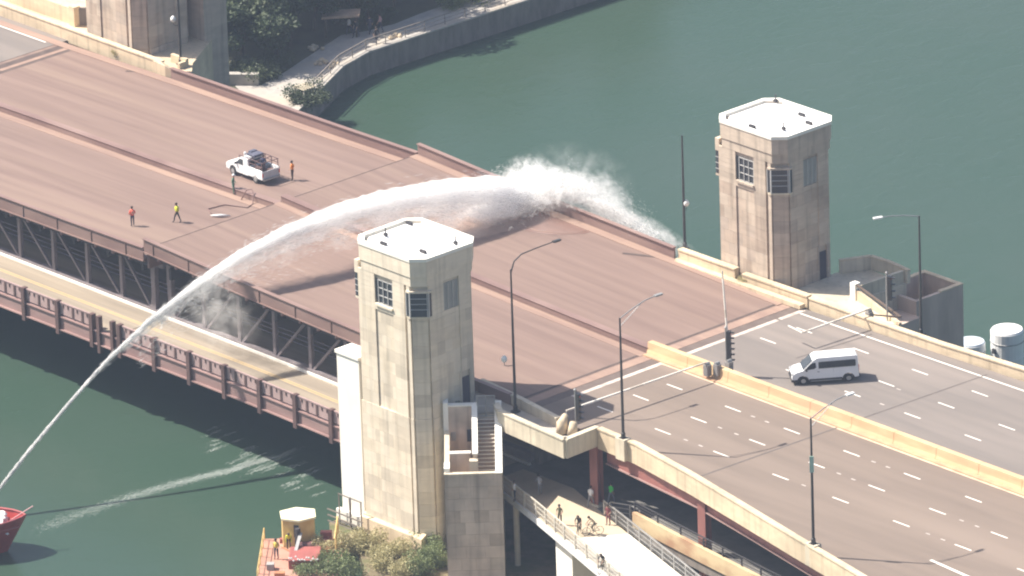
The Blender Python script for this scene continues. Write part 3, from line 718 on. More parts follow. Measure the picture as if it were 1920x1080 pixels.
# ------------------------------------------------------------------ stair block beside tower one
er = Vector((.675, .737, 0)).normalized(); ef = Vector((.737, -.675, 0)).normalized(); ez = Vector((0, 0, 1))
S0 = Vector((41.45, -20.25, 0))     # back left corner
t = thing('stair_block', 'stone stair block with open top stairway below the foreground tower door', 'staircase', S0 + Vector((0, 0, -12.6)))
def sp(r, f, z): return S0 + er * r + ef * f + Vector((0, 0, z))
def sbox(r0, r1, f0, f1, z0, z1):
    b = MB(); b.obox(sp((r0 + r1) / 2, (f0 + f1) / 2, (z0 + z1) / 2), er, ef, ez, (r1 - r0) / 2, (f1 - f0) / 2, (z1 - z0) / 2); return b
def swedge(r0, r1, f0, f1, zb, zt0, zt1):
    b = MB(); P_ = [sp(r0, f0, 0), sp(r1, f0, 0), sp(r1, f1, 0), sp(r0, f1, 0)]
    b.prism([(p.x, p.y) for p in P_], zb, [zt0, zt0, zt1, zt1]); return b
ZT0, ZT1, FD = -.55, -3.6, 7.35
WR = 4.45
swall = mat('stair_stone', (0.66, 0.545, 0.45), (0.55, 0.45, 0.37), .85, nscale=.6, c3=(.42, .35, .29), s3=.35, bump=.1, streak=.3)
rs = random.Random(4)
# outer shell built of stone panels
nz = 9
for k in range(nz):
    z0 = -12.6 + k * 1.0; z1 = min(z0 + 1.0, ZT1)
    nb = 4 if k % 2 else 3
    for j in range(nb):
        b = sbox(WR * j / nb + .006, WR * (j + 1) / nb - .006, FD - .3, FD + .0, z0 + .006, z1 - .006); b.build('stone_block', swall if rs.random() < .6 else stoneM[rs.choice((0, 1))], t)
sbox(0.02, WR - .02, FD - .55, FD - .28, -12.6, ZT1).build('front_core', swall, t)
swedge(WR - .42, WR, .0, FD - .3, -12.6, ZT0, ZT1).build('right_wall', concPale, t)
swedge(WR - .5, WR + .06, .0, FD + .02, ZT0 - 3.05 - 1, ZT0, ZT1) 
b = MB(); P_ = [sp(WR - .5, 0, 0), sp(WR + .04, 0, 0), sp(WR + .04, FD + .04, 0), sp(WR - .5, FD + .04, 0)]
b.prism([(p.x, p.y) for p in P_], [ZT0 + .0, ZT0, ZT1, ZT1], [ZT0 + .12, ZT0 + .12, ZT1 + .12, ZT1 + .12]); b.build('coping', whiteC, t)
sbox(-.02, WR + .03, FD - .34, FD + .06, ZT1, ZT1 + .12).build('coping', concPale, t)
swedge(0, .4, 1.0, FD - .3, -12.6, ZT0 - 1.9, ZT1).build('left_wall', concPale, t)
sbox(-.02, .42, FD - 1.6, FD - .3, ZT1 + .0, ZT1 + .45).build('left_cap', whiteC, t)
sbox(-.05, .35, -.2, .9, -4.0, ZT0 + .35).build('left_pier', whiteC, t)
# landing wall facing the camera, mid wall, stringer, steps
sbox(.35, 2.45, .35, .75, -12.6, ZT0).build('back_wall', swall, t)
sbox(.3, 2.6, .28, .8, ZT0, ZT0 + .12).build('coping', whiteC, t)
sbox(.4, 2.0, 4.2, 4.5, -9, -3.0).build('cross_wall', swall, t)
sbox(.36, 2.05, 4.12, 4.58, -3.0, -2.9).build('coping', whiteC, t)
sbox(.4, 2.4, .7, FD - .5, -6.3, -6.0).build('well_floor', pathM, t)
sbox(.9, 1.7, 4.5, 4.56, -5.6, -4.7).build('vent_opening', darkM, t)
sbox(.5, .9, .76, .80, -3.4, -2.7).build('wall_light', galvM, t)
sbox(1.75, 2.2, .76, .8, -3.5, -2.5).build('access_door', doorM, t)
swedge(2.25, 2.55, .8, 5.6, -9, ZT0 + .05, ZT0 - 2.1).build('stringer_wall', swall, t)
b = MB(); P_ = [sp(2.18, .75, 0), sp(2.62, .75, 0), sp(2.62, 5.65, 0), sp(2.18, 5.65, 0)]
b.prism([(p.x, p.y) for p in P_], [ZT0 + .05, ZT0 + .05, ZT0 - 2.1, ZT0 - 2.1], [ZT0 + .17, ZT0 + .17, ZT0 - 1.98, ZT0 - 1.98]); b.build('coping', whiteC, t)
sbox(1.95, 2.6, 5.6, 6.2, -9, ZT0 - 2.4).build('newel', concPale, t)
for k in range(19):
    f0 = 1.0 + k * .30; z1 = -1.45 - k * .205
    b = sbox(2.56, WR - .44, f0, f0 + .32, z1 - .22, z1); b.build('step', mat('step_stone', (.36, .29, .24), (.28, .22, .18), .85), t)
    b = sbox(2.56, WR - .44, f0 + .27, f0 + .325, z1 - .02, z1 + .012); b.build('nosing', whiteC, t)
sbox(2.56, WR - .44, .2, 1.05, -1.7, -1.4).build('landing', concPale, t)
# gate at the head of the stairs
t2 = thing('stair_gate', 'grey mesh gate at the head of the stone stairway', 'gate', sp(3.2, .9, -1.4))
a = MB()
for r in (2.62, 3.3, 3.98): a.bar(sp(r, .9, -1.4), sp(r, .9, .35), .06)
for z in (-1.35, -.5, .35): a.bar(sp(2.62, .9, z), sp(3.98, .9, z), .05)
a.build('gate_frame', galvM, t2)
a = MB()
for k in range(12): r = 2.68 + k * .11; a.bar(sp(r, .9, -1.35), sp(r, .9, .35), .025)
o = a.build('gate_bars', galvM, t2)

# ------------------------------------------------------------------ far plaza beside the right hand tower
t = thing('tower_terrace', 'sunlit concrete terrace beyond the parapet, right of the far tower', 'terrace', (48, 19, -13.5))
a = MB(); a.prism([(42.6, 15.2), (54.5, 15.2), (54.5, 16.6), (48.2, 18.7), (48.3, 23.6), (43.6, 23.9), (42.4, 21.5)], -13.5, -1.3); a.build('terrace_slab', concPale, t)
W_ = [((42.7, 21.6), (43.9, 24.0)), ((43.9, 24.0), (45.8, 24.1)), ((45.8, 24.1), (48.4, 23.8))]
tw = thing('terrace_wall', 'shaded grey parapet wall along the river side of the terrace', 'wall', (45, 24, -1.3))
for p, q in W_:
    a = MB(); a.bar((p[0], p[1], -.75), (q[0], q[1], -.75), .3, 1.1); a.build('wall_panel', concPale, tw)
    a = MB(); a.bar((p[0], p[1], -.16), (q[0], q[1], -.16), .38, .08); a.build('coping', conc, tw)
tw = thing('terrace_wall', 'cream wall with brown handrail closing the terrace next to the lamp', 'wall', (48, 18, -3))
a = MB(); a.bar((47.9, 23.6, -1.0), (47.7, 18.6, -1.0), .3, 1.5); a.build('wall_panel', concPale, tw)
a = MB(); a.bar((47.6, 18.55, -1.2), (54.3, 16.9, -1.9), .3, 1.6); a.build('wall_panel', conc, tw)
a = MB(); a.box(47.35, 47.95, 18.2, 18.8, -2, .1); a.build('wall_pier', whiteC, tw)
a = MB(); a.bar((47.8, 18.45, .0), (54.4, 16.95, -.6), .12, .16); a.build('handrail', mat('brown_rail', (.14, .10, .08), None, .6), tw)
a = MB(); a.bar((54.4, 16.95, -.6), (52.0, 15.5, -.6), .1, .1); a.build('handrail', MATS['brown_rail'], tw)
t = thing('stair_tower', 'hollow grey brown concrete stair shaft at the river edge, right of the lamp post', 'building', (49, 25, -13.5))
X0, X1, Y0, Y1, ZT = 46.0, 50.4, 22.6, 27.9, -2.0
sg = mat('shaft_stone', (.58, .455, .38), (.47, .37, .31), .85, (1, 1, .25), .9, c3=(.38, .30, .25), s3=.4)
a = MB(); a.box(X0, X1, Y0, Y0 + .35, -13.5, ZT - .0); a.box(X0, X1, Y1 - .35, Y1, -13.5, ZT); a.box(X0, X0 + .35, Y0 + .35, Y1 - .35, -13.5, ZT); a.box(X1 - .35, X1, Y0 + .35, Y1 - .35, -13.5, ZT); a.build('wall', sg, t)
a = MB()
for bx in ((X0 - .03, X1 + .03, Y1 - .4, Y1 + .03), (X1 - .4, X1 + .03, 25.4, Y1 - .4), (X0 - .03, X0 + .4, 25.4, Y1 - .4)): a.box(*bx, ZT, ZT + .08)
a.build('coping', conc, t)
a = MB(); a.box(X0 + .35, X1 - .35, Y0 + .35, Y1 - .35, -4.2, -4.0); a.build('landing', conc, t)
a = MB(); a.box(47.6, 50.9, 17.4, 22.6, -13.5, -3.2); a.build('lower_wall', sg, t)
# white round tanks/dolphins in the water
for (u, v, r, zt, h, lab) in ((1820, 641, 1.2, -9.2, 4.3, 'squat bluish white round tank at the river edge, left of the tall one'), (1888, 618, 1.36, -8.2, 5.3, 'tall white round tank standing in the river at the right edge')):
    p = at(u, v, zt); t = thing('mooring_tank', lab, 'tank', (p.x, p.y, WZ), 'white mooring tanks')
    a = MB(); a.lathe((p.x, p.y, WZ), [(r * .97, 0), (r * .97, .4), (r, .45), (r, h * .55), (r * 1.02, h * .56), (r * 1.02, h * .58), (r, h * .6), (r, h - .08), (r - .05, h - .02)], 28); a.build('drum', whiteP, t, smooth=False)
    a = MB(); a.lathe((p.x, p.y, WZ + h - .02), [(r - .04, 0), (r - .1, .1), (r * .3, .14), (.02, .15)], 28); a.build('lid', roofM if r > 1.2 else mat('lid_blue', (.55, .62, .70), None, .6), t)
    a = MB(); a.lathe((p.x, p.y, WZ + h * .82), [(r + .0, 0), (r + .04, .02), (r + .04, .08), (r, .1)], 28); a.build('hoop', galvM, t)
    q = p + Vector((-.1, -r - .06, 0)); a = MB(); a.box(q.x - .15, q.x + .15, q.y - .1, q.y + .1, zt - 1.7, zt - 1.3); a.build('fitting', darkM, t)

# concrete wall and terrace by the left tower
parapet('road_parapet', 'weathered pink buff wall in front of the top left tower', [(-70, 15.3), (-42, 15.0), (-33.4, 14.95)], -1.4, -.15, .4, conc, conc)
a = MB(); a.prism([(-34.0, 14.4), (-32.4, 14.4), (-31.6, 14.7), (-32.6, 15.0), (-34.0, 15.0)], -1.3, [0, -.1, -.5, -.3, 0]); tag(a.build('wall_end', conc), 'tapering concrete end block where the wall meets the steel parapet, top left', 'wall')
a = MB(); a.prism([(-60, 15.4), (-33, 15.2), (-31.5, 16.6), (-33, 18), (-37, 24), (-60, 24)], -13.5, -.95); struct(a.build('tower_forecourt', conc))
tw = thing('forecourt_wall', 'dark shaded wall with pale pier behind the top left forecourt', 'wall', (-50, 18, -1))
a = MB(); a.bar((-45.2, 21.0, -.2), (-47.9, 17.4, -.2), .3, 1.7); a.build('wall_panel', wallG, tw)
a = MB(); a.bar((-47.9, 17.4, -.2), (-60, 17.4, -.2), .3, 1.5); a.build('wall_panel', conc, tw)
a = MB(); a.box(-48.3, -47.6, 17.0, 17.7, -1, .85); a.build('wall_pier', conc, tw)
a = MB(); a.prism([(-70, -15), (-46, -15), (-46, 14.9), (-70, 14.9)], -1.9, -1.178); struct(a.build('north_approach_road', asphFar))
a = MB(); a.bar((-47, 13.2, -1.17), (-66, 13.2, -1.17), .15, .006); a.build('edge_line', paintM, bpy.data.objects['north_approach_road'])
tw = thing('lamp_footing', 'small cream concrete footing box at the foot of the top left lamp', 'plinth', (-33, 17, -1))
a = MB(); a.box(-34.6, -32.6, 16.9, 17.2, -.95, -.2); a.box(-32.9, -32.6, 16.2, 16.9, -.95, -.4); a.build('kerb', conc, tw)

# ------------------------------------------------------------------ lamps
def lamp(base, h, label, arm=None, globe=None, head=whiteP, truss=False, group='tall black street lamps', basez=.0):
    b = Vector(base); t = thing('street_lamp', label, 'street lamp', b, group)
    a = MB(); a.tube([b, b + Vector((0, 0, .5)), b + Vector((0, 0, .55)), b + Vector((0, 0, h * .5)), b + Vector((0, 0, h))], [.2, .17, .12, .10, .065], 10); a.build('pole', poleM, t, smooth=False)
    a = MB(); a.box(b.x - .28, b.x + .28, b.y - .28, b.y + .28, b.z, b.z + .12); a.build('base_plate', poleM, t)
    if arm is not None:
        d = Vector(arm); top = b + Vector((0, 0, h)); a = MB()
        if truss == 'curve':
            pts = [top + Vector((0, 0, -.3)), top + d * .08 + Vector((0, 0, .55)), top + d * .25 + Vector((0, 0, .95)), top + d * .6 + Vector((0, 0, 1.05)), top + d + Vector((0, 0, 1.1))]
            a.tube(pts, [.06, .055, .05, .045, .04], 8)
        else:
            dz = .35 if truss == 'flat' else .75
            pts = [top + Vector((0, 0, -.05)), top + d * .35 + Vector((0, 0, dz * .55)), top + d * .7 + Vector((0, 0, dz)), top + d + Vector((0, 0, dz * 1.12))]
            a.tube(pts, .045, 8)
            if truss == 'brace': a.tube([top + Vector((0, 0, -.7)), top + d * .35 + Vector((0, 0, .05)), top + d * .6 + Vector((0, 0, dz * .85))], .03, 6)
        a.build('arm', poleM if truss == 'curve' else galvM, t)
        e = pts[-1]; dn = d.normalized(); sd = Vector((-dn.y, dn.x, 0))
        a = MB(); a.obox(e + dn * .28, dn, sd, ez, .38, .14, .06); a.obox(e + dn * .3 - ez * .07, dn, sd, ez, .28, .1, .03); a.build('lamp_head', head, t, bevel=.02)
    if globe:
        c = b + Vector((0, 0, globe[2])); g = c + Vector((globe[0], globe[1], 0)); a = MB(); a.tube([c, c + (g - c) * .6 - ez * .05, g, g + ez * .25], .03, 6); gb = a.build('globe_bracket', poleM, t)
        a = MB(); a.lathe(g + ez * .25, [(.08, 0), (.2, .1), (.25, .27), (.2, .44), (.08, .55), (.02, .6)], 14); a.build('globe', mat('globe_white', (.86, .86, .84), None, .3), gb, smooth=True)
    return t
ar = Vector((.675, .737, 0))      # across the road
lamp((45.5, -16.4, -1.3), 11.9, 'black lamp with long curved arm and small globe on the sidewalk by the foreground tower', Vector((0.2, 4.4, 0)), (-.55, -.5, 3.9), poleM, 'curve')
lamp((57.2, -15.85, -.45), 10.0, 'black lamp with braced arm on the parapet right of the sidewalk corner', Vector((.2, 3.6, 0)), None, galvM, 'brace')
t_ = lamp((82.8, -20.4, -.45), 10.2, 'black lamp carrying a small green sign, nearest the bottom right corner', Vector((.2, 3.6, 0)), None, whiteP, 'brace')
b = Vector((82.8, -20.4, 0)); a = MB(); a.obox(b + Vector((.12, -.12, 6.1)), er, ef, ez, .16, .03, .65); a.build('sign_plate', mat('sign_green', (.35, .55, .43), (.55, .62, .55), .6), t_)
p = at(1727, 628, -1.3); lamp(p, 10.1, 'black lamp with white head on a flat arm beside the river stair shaft', Vector((-1.2, -3.0, 0)), None, whiteP, 'flat')
lamp((30.3, 16.2, -.9), 9.8, 'slender black lamp post with one white globe before the river, left of the far tower', None, (.15, .15, 3.4))
lamp((-33.4, 17.0, -.9), 10.0, 'black lamp post with white globe in front of the top left tower', None, (-.4, -.3, 3.6))
for x, y in ((57.2, -15.85), (82.8, -20.4)):
    a = MB(); a.box(x - .5, x + .5, y - .4, y + .35, -2.1, -.35); tag(a.build('lamp_pilaster', concPale), 'concrete pilaster carrying the lamp, %s' % ('near the sidewalk corner' if x < 60 else 'near the bottom edge'), 'pilaster', 'lamp pilasters on the parapet')

# ------------------------------------------------------------------ bridge gates and signals
def signal(base, h, label, face, n=5, black=True, post=2.6):
    b = Vector(base); t = thing('traffic_signal', label, 'traffic light', b, 'traffic signals at the bridge end')
    a = MB(); a.tube([b, b + ez * post], .07, 8); a.lathe(b + ez * post, [(.1, 0), (.12, .1), (.03, .2)], 8); a.build('post', galvM, t)
    d = Vector(face).normalized(); s_ = Vector((-d.y, d.x, 0)); c = b + d * .25
    a = MB(); a.obox(c + ez * (post - h / 2 - .2), d, s_, ez, .14, .2, h / 2); hd = a.build('signal_head', poleM, t)
    for k in range(n):
        z = post - .4 - k * (h - .3) / max(1, n - 1)
        m_ = MB(); m_.obox(c + d * .28 + ez * (z + .1), d, s_, ez, .16, .13, .03); m_.build('visor', poleM, hd)
        m_ = MB(); m_.obox(c + d * .15 + ez * z, d, s_, ez, .02, .09, .09); m_.build('lens', redLed if k == 0 else mat('lens_dark', (.08, .05, .03), None, .4), hd)
    return t
signal((51.9, -15.9, -1.3), 2.2, 'black traffic signal on a silver post at the sidewalk corner', (.9, .35, 0), 5, post=3.4)
signal((51.9, .2, -.7), 2.6, 'black traffic signal stack on the median beside the raised gate', (.8, .5, 0), 6, post=3.3)
signal((52.9, 16.9, -1.3), 2.0, 'traffic signal with red lenses on the far terrace', (.8, .5, 0), 4, post=4.0)
def stripes(a0, a1, t, M, w=.13, n=11):
    a0 = Vector(a0); a1 = Vector(a1)
    for k in range(n):
        p = a0.lerp(a1, k / n); q = a0.lerp(a1, (k + 1) / n); m_ = MB(); m_.bar(p, q, w * (1 - .3 * k / n)); m_.build('arm_segment', M if k % 5 else mat('arm_cream', (.62, .56, .48), None, .5), t)
armW = mat('arm_white', (.85, .82, .76), (.7, .66, .6), .5)
def machine(b, lab, ang=0, n=1):
    b = Vector(b); t = thing('gate_machine', lab, 'gate machine', b, 'grey bridge gate machines')
    a = MB(); a.box(b.x - .26, b.x + .26, b.y - .24, b.y + .24, b.z, b.z + .95); a.build('cabinet', mat('machine_grey', (.3, .29, .28), (.2, .19, .19), .6), t, bevel=.05)
    a = MB(); a.tube([(b.x, b.y - .22, b.z + 1.0), (b.x, b.y + .22, b.z + 1.0)], .14, 12); a.build('drive_drum', galvM, t)
    return t
machine((50.6, -15.9, -1.3), 'gate machine at the inner end of the shaded sidewalk wall')
machine((51.3, -1.3, AZ + .3), 'gate machine on the median, nearest the lowered arm'); machine((51.9, -.8, AZ + .35), 'gate machine on the median, middle of the three'); machine((52.4, 0.0, AZ + .45), 'gate machine on the median under the raised arm')
machine((52.2, 15.6, -1.3), 'gate machine on the far parapet by the red lens signal')
t = thing('bridge_gate', 'white barrier arm lowered across the near lanes', 'barrier', (50.6, -15.9, 0), 'white bridge gate arms'); stripes((50.7, -15.8, .05), (51.3, -1.5, .05), t, armW)
t = thing('bridge_gate', 'white barrier arm raised upright above the median', 'barrier', (52, .3, .2), 'white bridge gate arms'); stripes((52.0, .4, .2), (51.5, .35, 7.3), t, armW)
t = thing('bridge_gate', 'white barrier arm lowered from the far parapet with a short hook end', 'barrier', (52.4, 15.6, 0), 'white bridge gate arms'); stripes((52.4, 15.6, .0), (52.0, 8.4, -.1), t, armW); a = MB(); a.bar((52.0, 8.4, -.1), (50.3, 8.5, 0), .09); a.build('arm_hook', armW, t)
# tarpaulin-covered mast base at sidewalk corner
t = thing('covered_equipment', 'cream wrapped equipment bundle on the sidewalk corner behind the gate', 'equipment', (52.4, -16.9, -1.3))
a = MB(); a.tube([(51.4, -16.9, -1.2), (51.4, -16.9, -.4), (51.3, -16.4, .1)], [.5, .42, .2], 9); a.tube([(52.3, -16.7, -1.2), (52.4, -16.6, -.2)], [.42, .3], 9); a.build('wrap', conc, t, smooth=True)
a = MB(); a.bar((50.8, -17.8, -1.2), (53.2, -18.2, -1.0), .25, .3); a.build('beam', galvM, t)

# ------------------------------------------------------------------ people
skinM = mat('skin', (.42, .26, .18), (.38, .23, .16), .6)
def clothM(name, c): return mat('cloth_' + name, c, tuple(x * .8 for x in c), .85)
def person(label, loc, yaw, top, legs, pose='stand', helmet=None, group=None, h=1.76, hair=(.05, .035, .03), vest=None, sleeves=True):
    """one skinned figure; faces local +Y"""
    J = {}
    def j(n, x, y, z, r): J[n] = (Vector((x, y, z)), r)
    lean = {'bend': .75, 'ride': .75}.get(pose, .04)
    ph = .92 if pose != 'ride' else 0.98
    def up(dz, x=0, y=0): # torso frame
        return (x, math.sin(lean) * dz + y, ph + math.cos(lean) * dz)
    j('pel', 0, 0, ph, .145); j('wst', *up(.18), .13); j('chs', *up(.40), .155); j('nek', *up(.56), .062)
    hz = up(.68); j('hed', hz[0], hz[1] + .03, hz[2], .098); ht = up(.80); j('top', ht[0], ht[1] + .03, ht[2], .07)
    st = {'walk': .28, 'stand': .05, 'bend': .12, 'ride': .0}[pose]
    for s, n in ((-1, 'L'), (1, 'R')):
        f = st * s
        j('hip' + n, .10 * s, 0, ph - .04, .095)
        if pose == 'ride':
            j('kne' + n, .12 * s, .34 if s < 0 else .22, .78 if s < 0 else .58, .068); j('ank' + n, .11 * s, .18 if s < 0 else .06, .42 if s < 0 else .2, .045); j('toe' + n, .11 * s, .34 if s < 0 else .2, .38 if s < 0 else .15, .035)
        else:
            j('kne' + n, .11 * s, f * .6 + .03, .50, .068); j('ank' + n, .115 * s, f, .09, .045); j('toe' + n, .125 * s, f + .17, .04, .036)
        sh = up(.46, .19 * s); j('sho' + n, *sh, .058)
        if pose == 'ride': e = (sh[0] + .05 * s, sh[1] + .20, sh[2] - .22); w_ = (sh[0] - .02 * s, sh[1] + .34, sh[2] - .38)
        elif pose == 'bend': e = (sh[0] + .04 * s, sh[1] + .08, sh[2] - .27); w_ = (sh[0], sh[1] + .16, sh[2] - .48)
        elif pose == 'walk': e = (sh[0] + .05 * s, sh[1] - .10 * s, sh[2] - .28); w_ = (sh[0] + .05 * s, sh[1] - .10 * s + .14, sh[2] - .49)
        else: e = (sh[0] + .07 * s, sh[1] - .03, sh[2] - .28); w_ = (sh[0] + .0 * s, sh[1] + .17, sh[2] - .40)
        j('elb' + n, *e, .044); j('wri' + n, *w_, .032)
        dv = (Vector(w_) - Vector(e)).normalized(); hv = Vector(w_) + dv * .13; j('han' + n, *hv, .034)
    E_ = [('pel', 'wst'), ('wst', 'chs'), ('chs', 'nek'), ('nek', 'hed'), ('hed', 'top')]
    for n in 'LR': E_ += [('pel', 'hip' + n), ('hip' + n, 'kne' + n), ('kne' + n, 'ank' + n), ('ank' + n, 'toe' + n), ('chs', 'sho' + n), ('sho' + n, 'elb' + n), ('elb' + n, 'wri' + n), ('wri' + n, 'han' + n)]
    names = list(J); sc = h / 1.76
    me = bpy.data.meshes.new('body'); me.from_pydata([J[n][0] * sc for n in names], [(names.index(a_), names.index(b_)) for a_, b_ in E_], [])
    o = bpy.data.objects.new('body', me); COL.objects.link(o)
    md = o.modifiers.new('s', 'SKIN'); md.use_smooth_shade = True
    for i, n in enumerate(names):
        sv = me.skin_vertices[0].data[i]; r = J[n][1] * sc; sv.radius = (r, r * (.72 if n in ('chs', 'wst', 'pel') else 1))
        sv.use_root = (n == 'pel')
    o.modifiers.new('u', 'SUBSURF').levels = 1
    dg = bpy.context.evaluated_depsgraph_get(); dg.update(); ev = o.evaluated_get(dg); m2 = bpy.data.meshes.new_from_object(ev)
    bpy.data.objects.remove(o); 
    ms = [skinM, clothM(*top), clothM(*legs), clothM('shoe', (.06, .05, .05))]
    m2.materials.clear()
    for q in ms: m2.materials.append(q)
    segs = []
    for a_, b_ in E_:
        k = b_[:3]
        c_ = {'wst': 1, 'chs': 1, 'nek': 1, 'hed': 0, 'top': 0, 'hip': 2, 'kne': 2, 'ank': 2, 'toe': 3, 'sho': 1, 'elb': 1 if sleeves else 0, 'wri': 1 if sleeves == 2 else 0, 'han': 0}[k]
        segs.append((J[a_][0] * sc, J[b_][0] * sc, c_))
    for pl in m2.polygons:
        c = pl.center; best = 9; bi = 1
        for p, q, ci in segs:
            d = q - p; tt = max(0, min(1, (c - p).dot(d) / d.length_squared)); dd = (p + d * tt - c).length
            if dd < best - 1e-4: best, bi = dd, ci
        pl.material_index = bi; pl.use_smooth = True
    t = thing('person', label, 'person', (0, 0, 0), group)
    body = bpy.data.objects.new('body', m2); COL.objects.link(body); body.parent = t
    hd = J['hed'][0] * sc; tp = J['top'][0] * sc
    # face: nose and ears, then hair or helmet
    a = MB(); a.box(hd.x - .015, hd.x + .015, hd.y + .09, hd.y + .125, hd.z - .03, hd.z + .015); a.build('nose', skinM, t)
    if helmet:
        a = MB(); a.lathe((tp.x, tp.y, tp.z - .06), [(.135, 0), (.13, .05), (.10, .11), (.05, .145), (.01, .15)], 12); a.obox(Vector((tp.x, tp.y + .12, tp.z - .05)), Vector((1, 0, 0)), Vector((0, 1, 0)), ez, .08, .05, .01)
        a.build('helmet', clothM(*helmet), t, smooth=True)
    else:
        a = MB(); a.lathe((hd.x, hd.y - .012, hd.z - .04), [(.085, 0), (.112, .05), (.112, .11), (.08, .17), (.02, .195)], 10); a.build('hair', clothM('hair%d' % int(hair[0] * 1000), hair), t, smooth=True)
    if vest:
        p0 = J['wst'][0] * sc; p1 = J['chs'][0] * sc
        a = MB(); a.tube([p0 - (p1 - p0) * .5, p0, p1, p1 + (p1 - p0) * .45], [.175, .172, .19, .12], 12); v = a.build('vest', clothM(*vest), t, smooth=True)
        for q in v.data.vertices: q.co.y = p0.y + (q.co.y - p0.y) * .86 if pose == 'stand' else q.co.y
        for dx in (-.07, .07):
            a = MB(); c = p1; a.box(dx - .02, dx + .02, c.y - .175, c.y - .16, c.z - .22, c.z + .1); a.build('reflective_band', clothM('band', (.7, .7, .6)), v)
    t.location = loc; t.rotation_euler = (0, 0, yaw)
    return t
def pz(u, v, z): return at(u, v, z)
NAVY = ('navy', (.03, .035, .07)); ORG = ('orange', (.85, .28, .05)); YEL = ('lime_yellow', (.62, .66, .05)); DK = ('dark', (.03, .03, .035))
GRN = ('green', (.10, .22, .15)); WHT = ('white', (.8, .8, .8)); KH = ('khaki', (.30, .26, .18)); RED = ('red_orange', (.85, .13, .08))
person('deck worker in bright red orange vest walking left near the bridge edge', pz(249, 424, zL(-6)), R_(70), RED, NAVY, 'stand', None, 'workers on the bridge deck', vest=RED)
person('deck worker in yellow vest and dark trousers striding near the centre joint', pz(333, 417, zL(-4)), R_(150), YEL, DK, 'walk', None, 'workers on the bridge deck', vest=YEL)
person('worker in green coveralls and white hard hat beside the median and truck', pz(438, 364, zL(-5)), R_(-60), GRN, GRN, 'stand', WHT, 'workers on the bridge deck', sleeves=2)
person('worker in orange shirt and dark trousers standing behind the white truck', pz(549, 338, zL(-4)), R_(110), ORG, ('brown', (.10, .06, .05)), 'stand', None, 'workers on the bridge deck')

# ------------------------------------------------------------------ utility pickup
def wheel(cx, cy, r, w, parent, out):
    a = MB(); pts = [(cx, cy - w / 2, r), (cx, cy - w / 2 + .03, r), (cx, cy + w / 2 - .03, r), (cx, cy + w / 2, r)]
    a.tube(pts, [r * .93, r, r, r * .93], 20); wh = a.build('wheel', rubber, parent)
    a = MB(); yo = cy + out * w / 2
    a.tube([(cx, yo - .02 * out, r), (cx, yo + .012 * out, r)], [r * .62, r * .58], 16); a.build('rim', galvM, wh)
    return wh
def prof_body(mb, prof, y0, y1, inset_top=None):
    """closed side profile (x,z) extruded over y; points above inset_top tumble inwards"""
    n = len(prof)
    def yy(z, s): 
        k = 0 if inset_top is None or z <= inset_top[0] else (z - inset_top[0]) * inset_top[1]
        return (y0 + k) if s == 0 else (y1 - k)
    vs = [(x, yy(z, 0), z) for x, z in prof] + [(x, yy(z, 1), z) for x, z in prof]
    mb.add(vs, [tuple(range(n)), tuple(range(2 * n - 1, n - 1, -1))] + [(i, n + i, n + (i + 1) % n, (i + 1) % n) for i in range(n)])
t = thing('pickup_truck', 'white utility pickup with equipment rack and open bed parked beside the median', 'pickup truck', (0, 0, 0))
a = MB(); prof_body(a, [(-2.45, .45), (-2.45, .85), (-2.3, 1.05), (-1.35, 1.18), (-.75, 1.78), (.35, 1.84), (.48, 1.15), (.5, .42), (-1.05, .42), (-1.2, .78), (-1.5, .9), (-1.85, .78), (-2.0, .42)][::-1], -.98, .98, (1.15, .18)); body = a.build('cab', whiteP, t, bevel=.03)
a = MB(); a.box(.52, 2.45, -.99, -.86, .5, 1.3); a.box(.52, 2.45, .86, .99, .5, 1.3); a.box(.52, .6, -.86, .86, .5, 1.3); a.box(.6, 2.45, -.86, .86, .5, .66); a.build('bed', whiteP, t, bevel=.015)
a = MB(); a.box(2.40, 2.47, -.86, .86, .62, 1.22); a.build('tailgate', mat('tailgate_grey', (.5, .5, .52), (.4, .4, .42), .4), t)
a = MB(); a.box(2.45, 2.62, -.9, .9, .42, .58); a.build('rear_bumper', galvM, t); a = MB(); a.box(-2.56, -2.44, -.92, .92, .45, .66); a.build('front_bumper', darkM, t)
for s in (-1, 1):
    a = MB(); y = s * .99
    a.add([(-1.12, s * .965, 1.24), (-.68, s * .872, 1.70), (-.20, s * .87, 1.72), (-.18, s * .965, 1.24)], [(0, 1, 2, 3) if s < 0 else (3, 2, 1, 0)]); 
    for q in range(4): a.v[q] = (a.v[q][0], a.v[q][1] + .012 * s, a.v[q][2])
    a.build('side_window', glassM, t)
    a = MB(); a.box(2.4, 2.48, s * .93 - .05, s * .93 + .05, .75, 1.1); a.build('tail_light', redLed, t)
    a = MB(); a.box(-2.48, -2.4, s * .75 - .15, s * .75 + .15, .78, .92); a.build('headlight', frameM, t)
    a = MB(); a.box(-1.08, -.96, s * 1.08 - .1, s * 1.08 + .1, 1.2, 1.36); a.build('mirror', darkM, t)
    for x in (-1.55, 1.5): wheel(x, s * .86, .37, .26, t, s)
    a = MB(); a.lathe((1.5, s * .86, 0), [(0.01, 0.02), (0.012, .03)], 4)
a = MB(); a.add([(-1.33, -.84, 1.215), (-.78, -.74, 1.755), (-.78, .74, 1.755), (-1.33, .84, 1.215)], [(0, 1, 2, 3), (3, 2, 1, 0)])
a.v = [(x - .02, y, z + .02) for x, y, z in a.v]; a.build('windscreen', glassM, t)
a = MB(); a.box(.43, .5, -.7, .7, 1.25, 1.7); a.build('rear_window', glassM, t)
a = MB()
for x in (.65, 1.5, 2.35):
    for s in (-1, 1): a.bar((x, s * .9, 1.3), (x, s * .9, 2.0), .06)
    a.bar((x, -.9, 2.0), (x, .9, 2.0), .06)
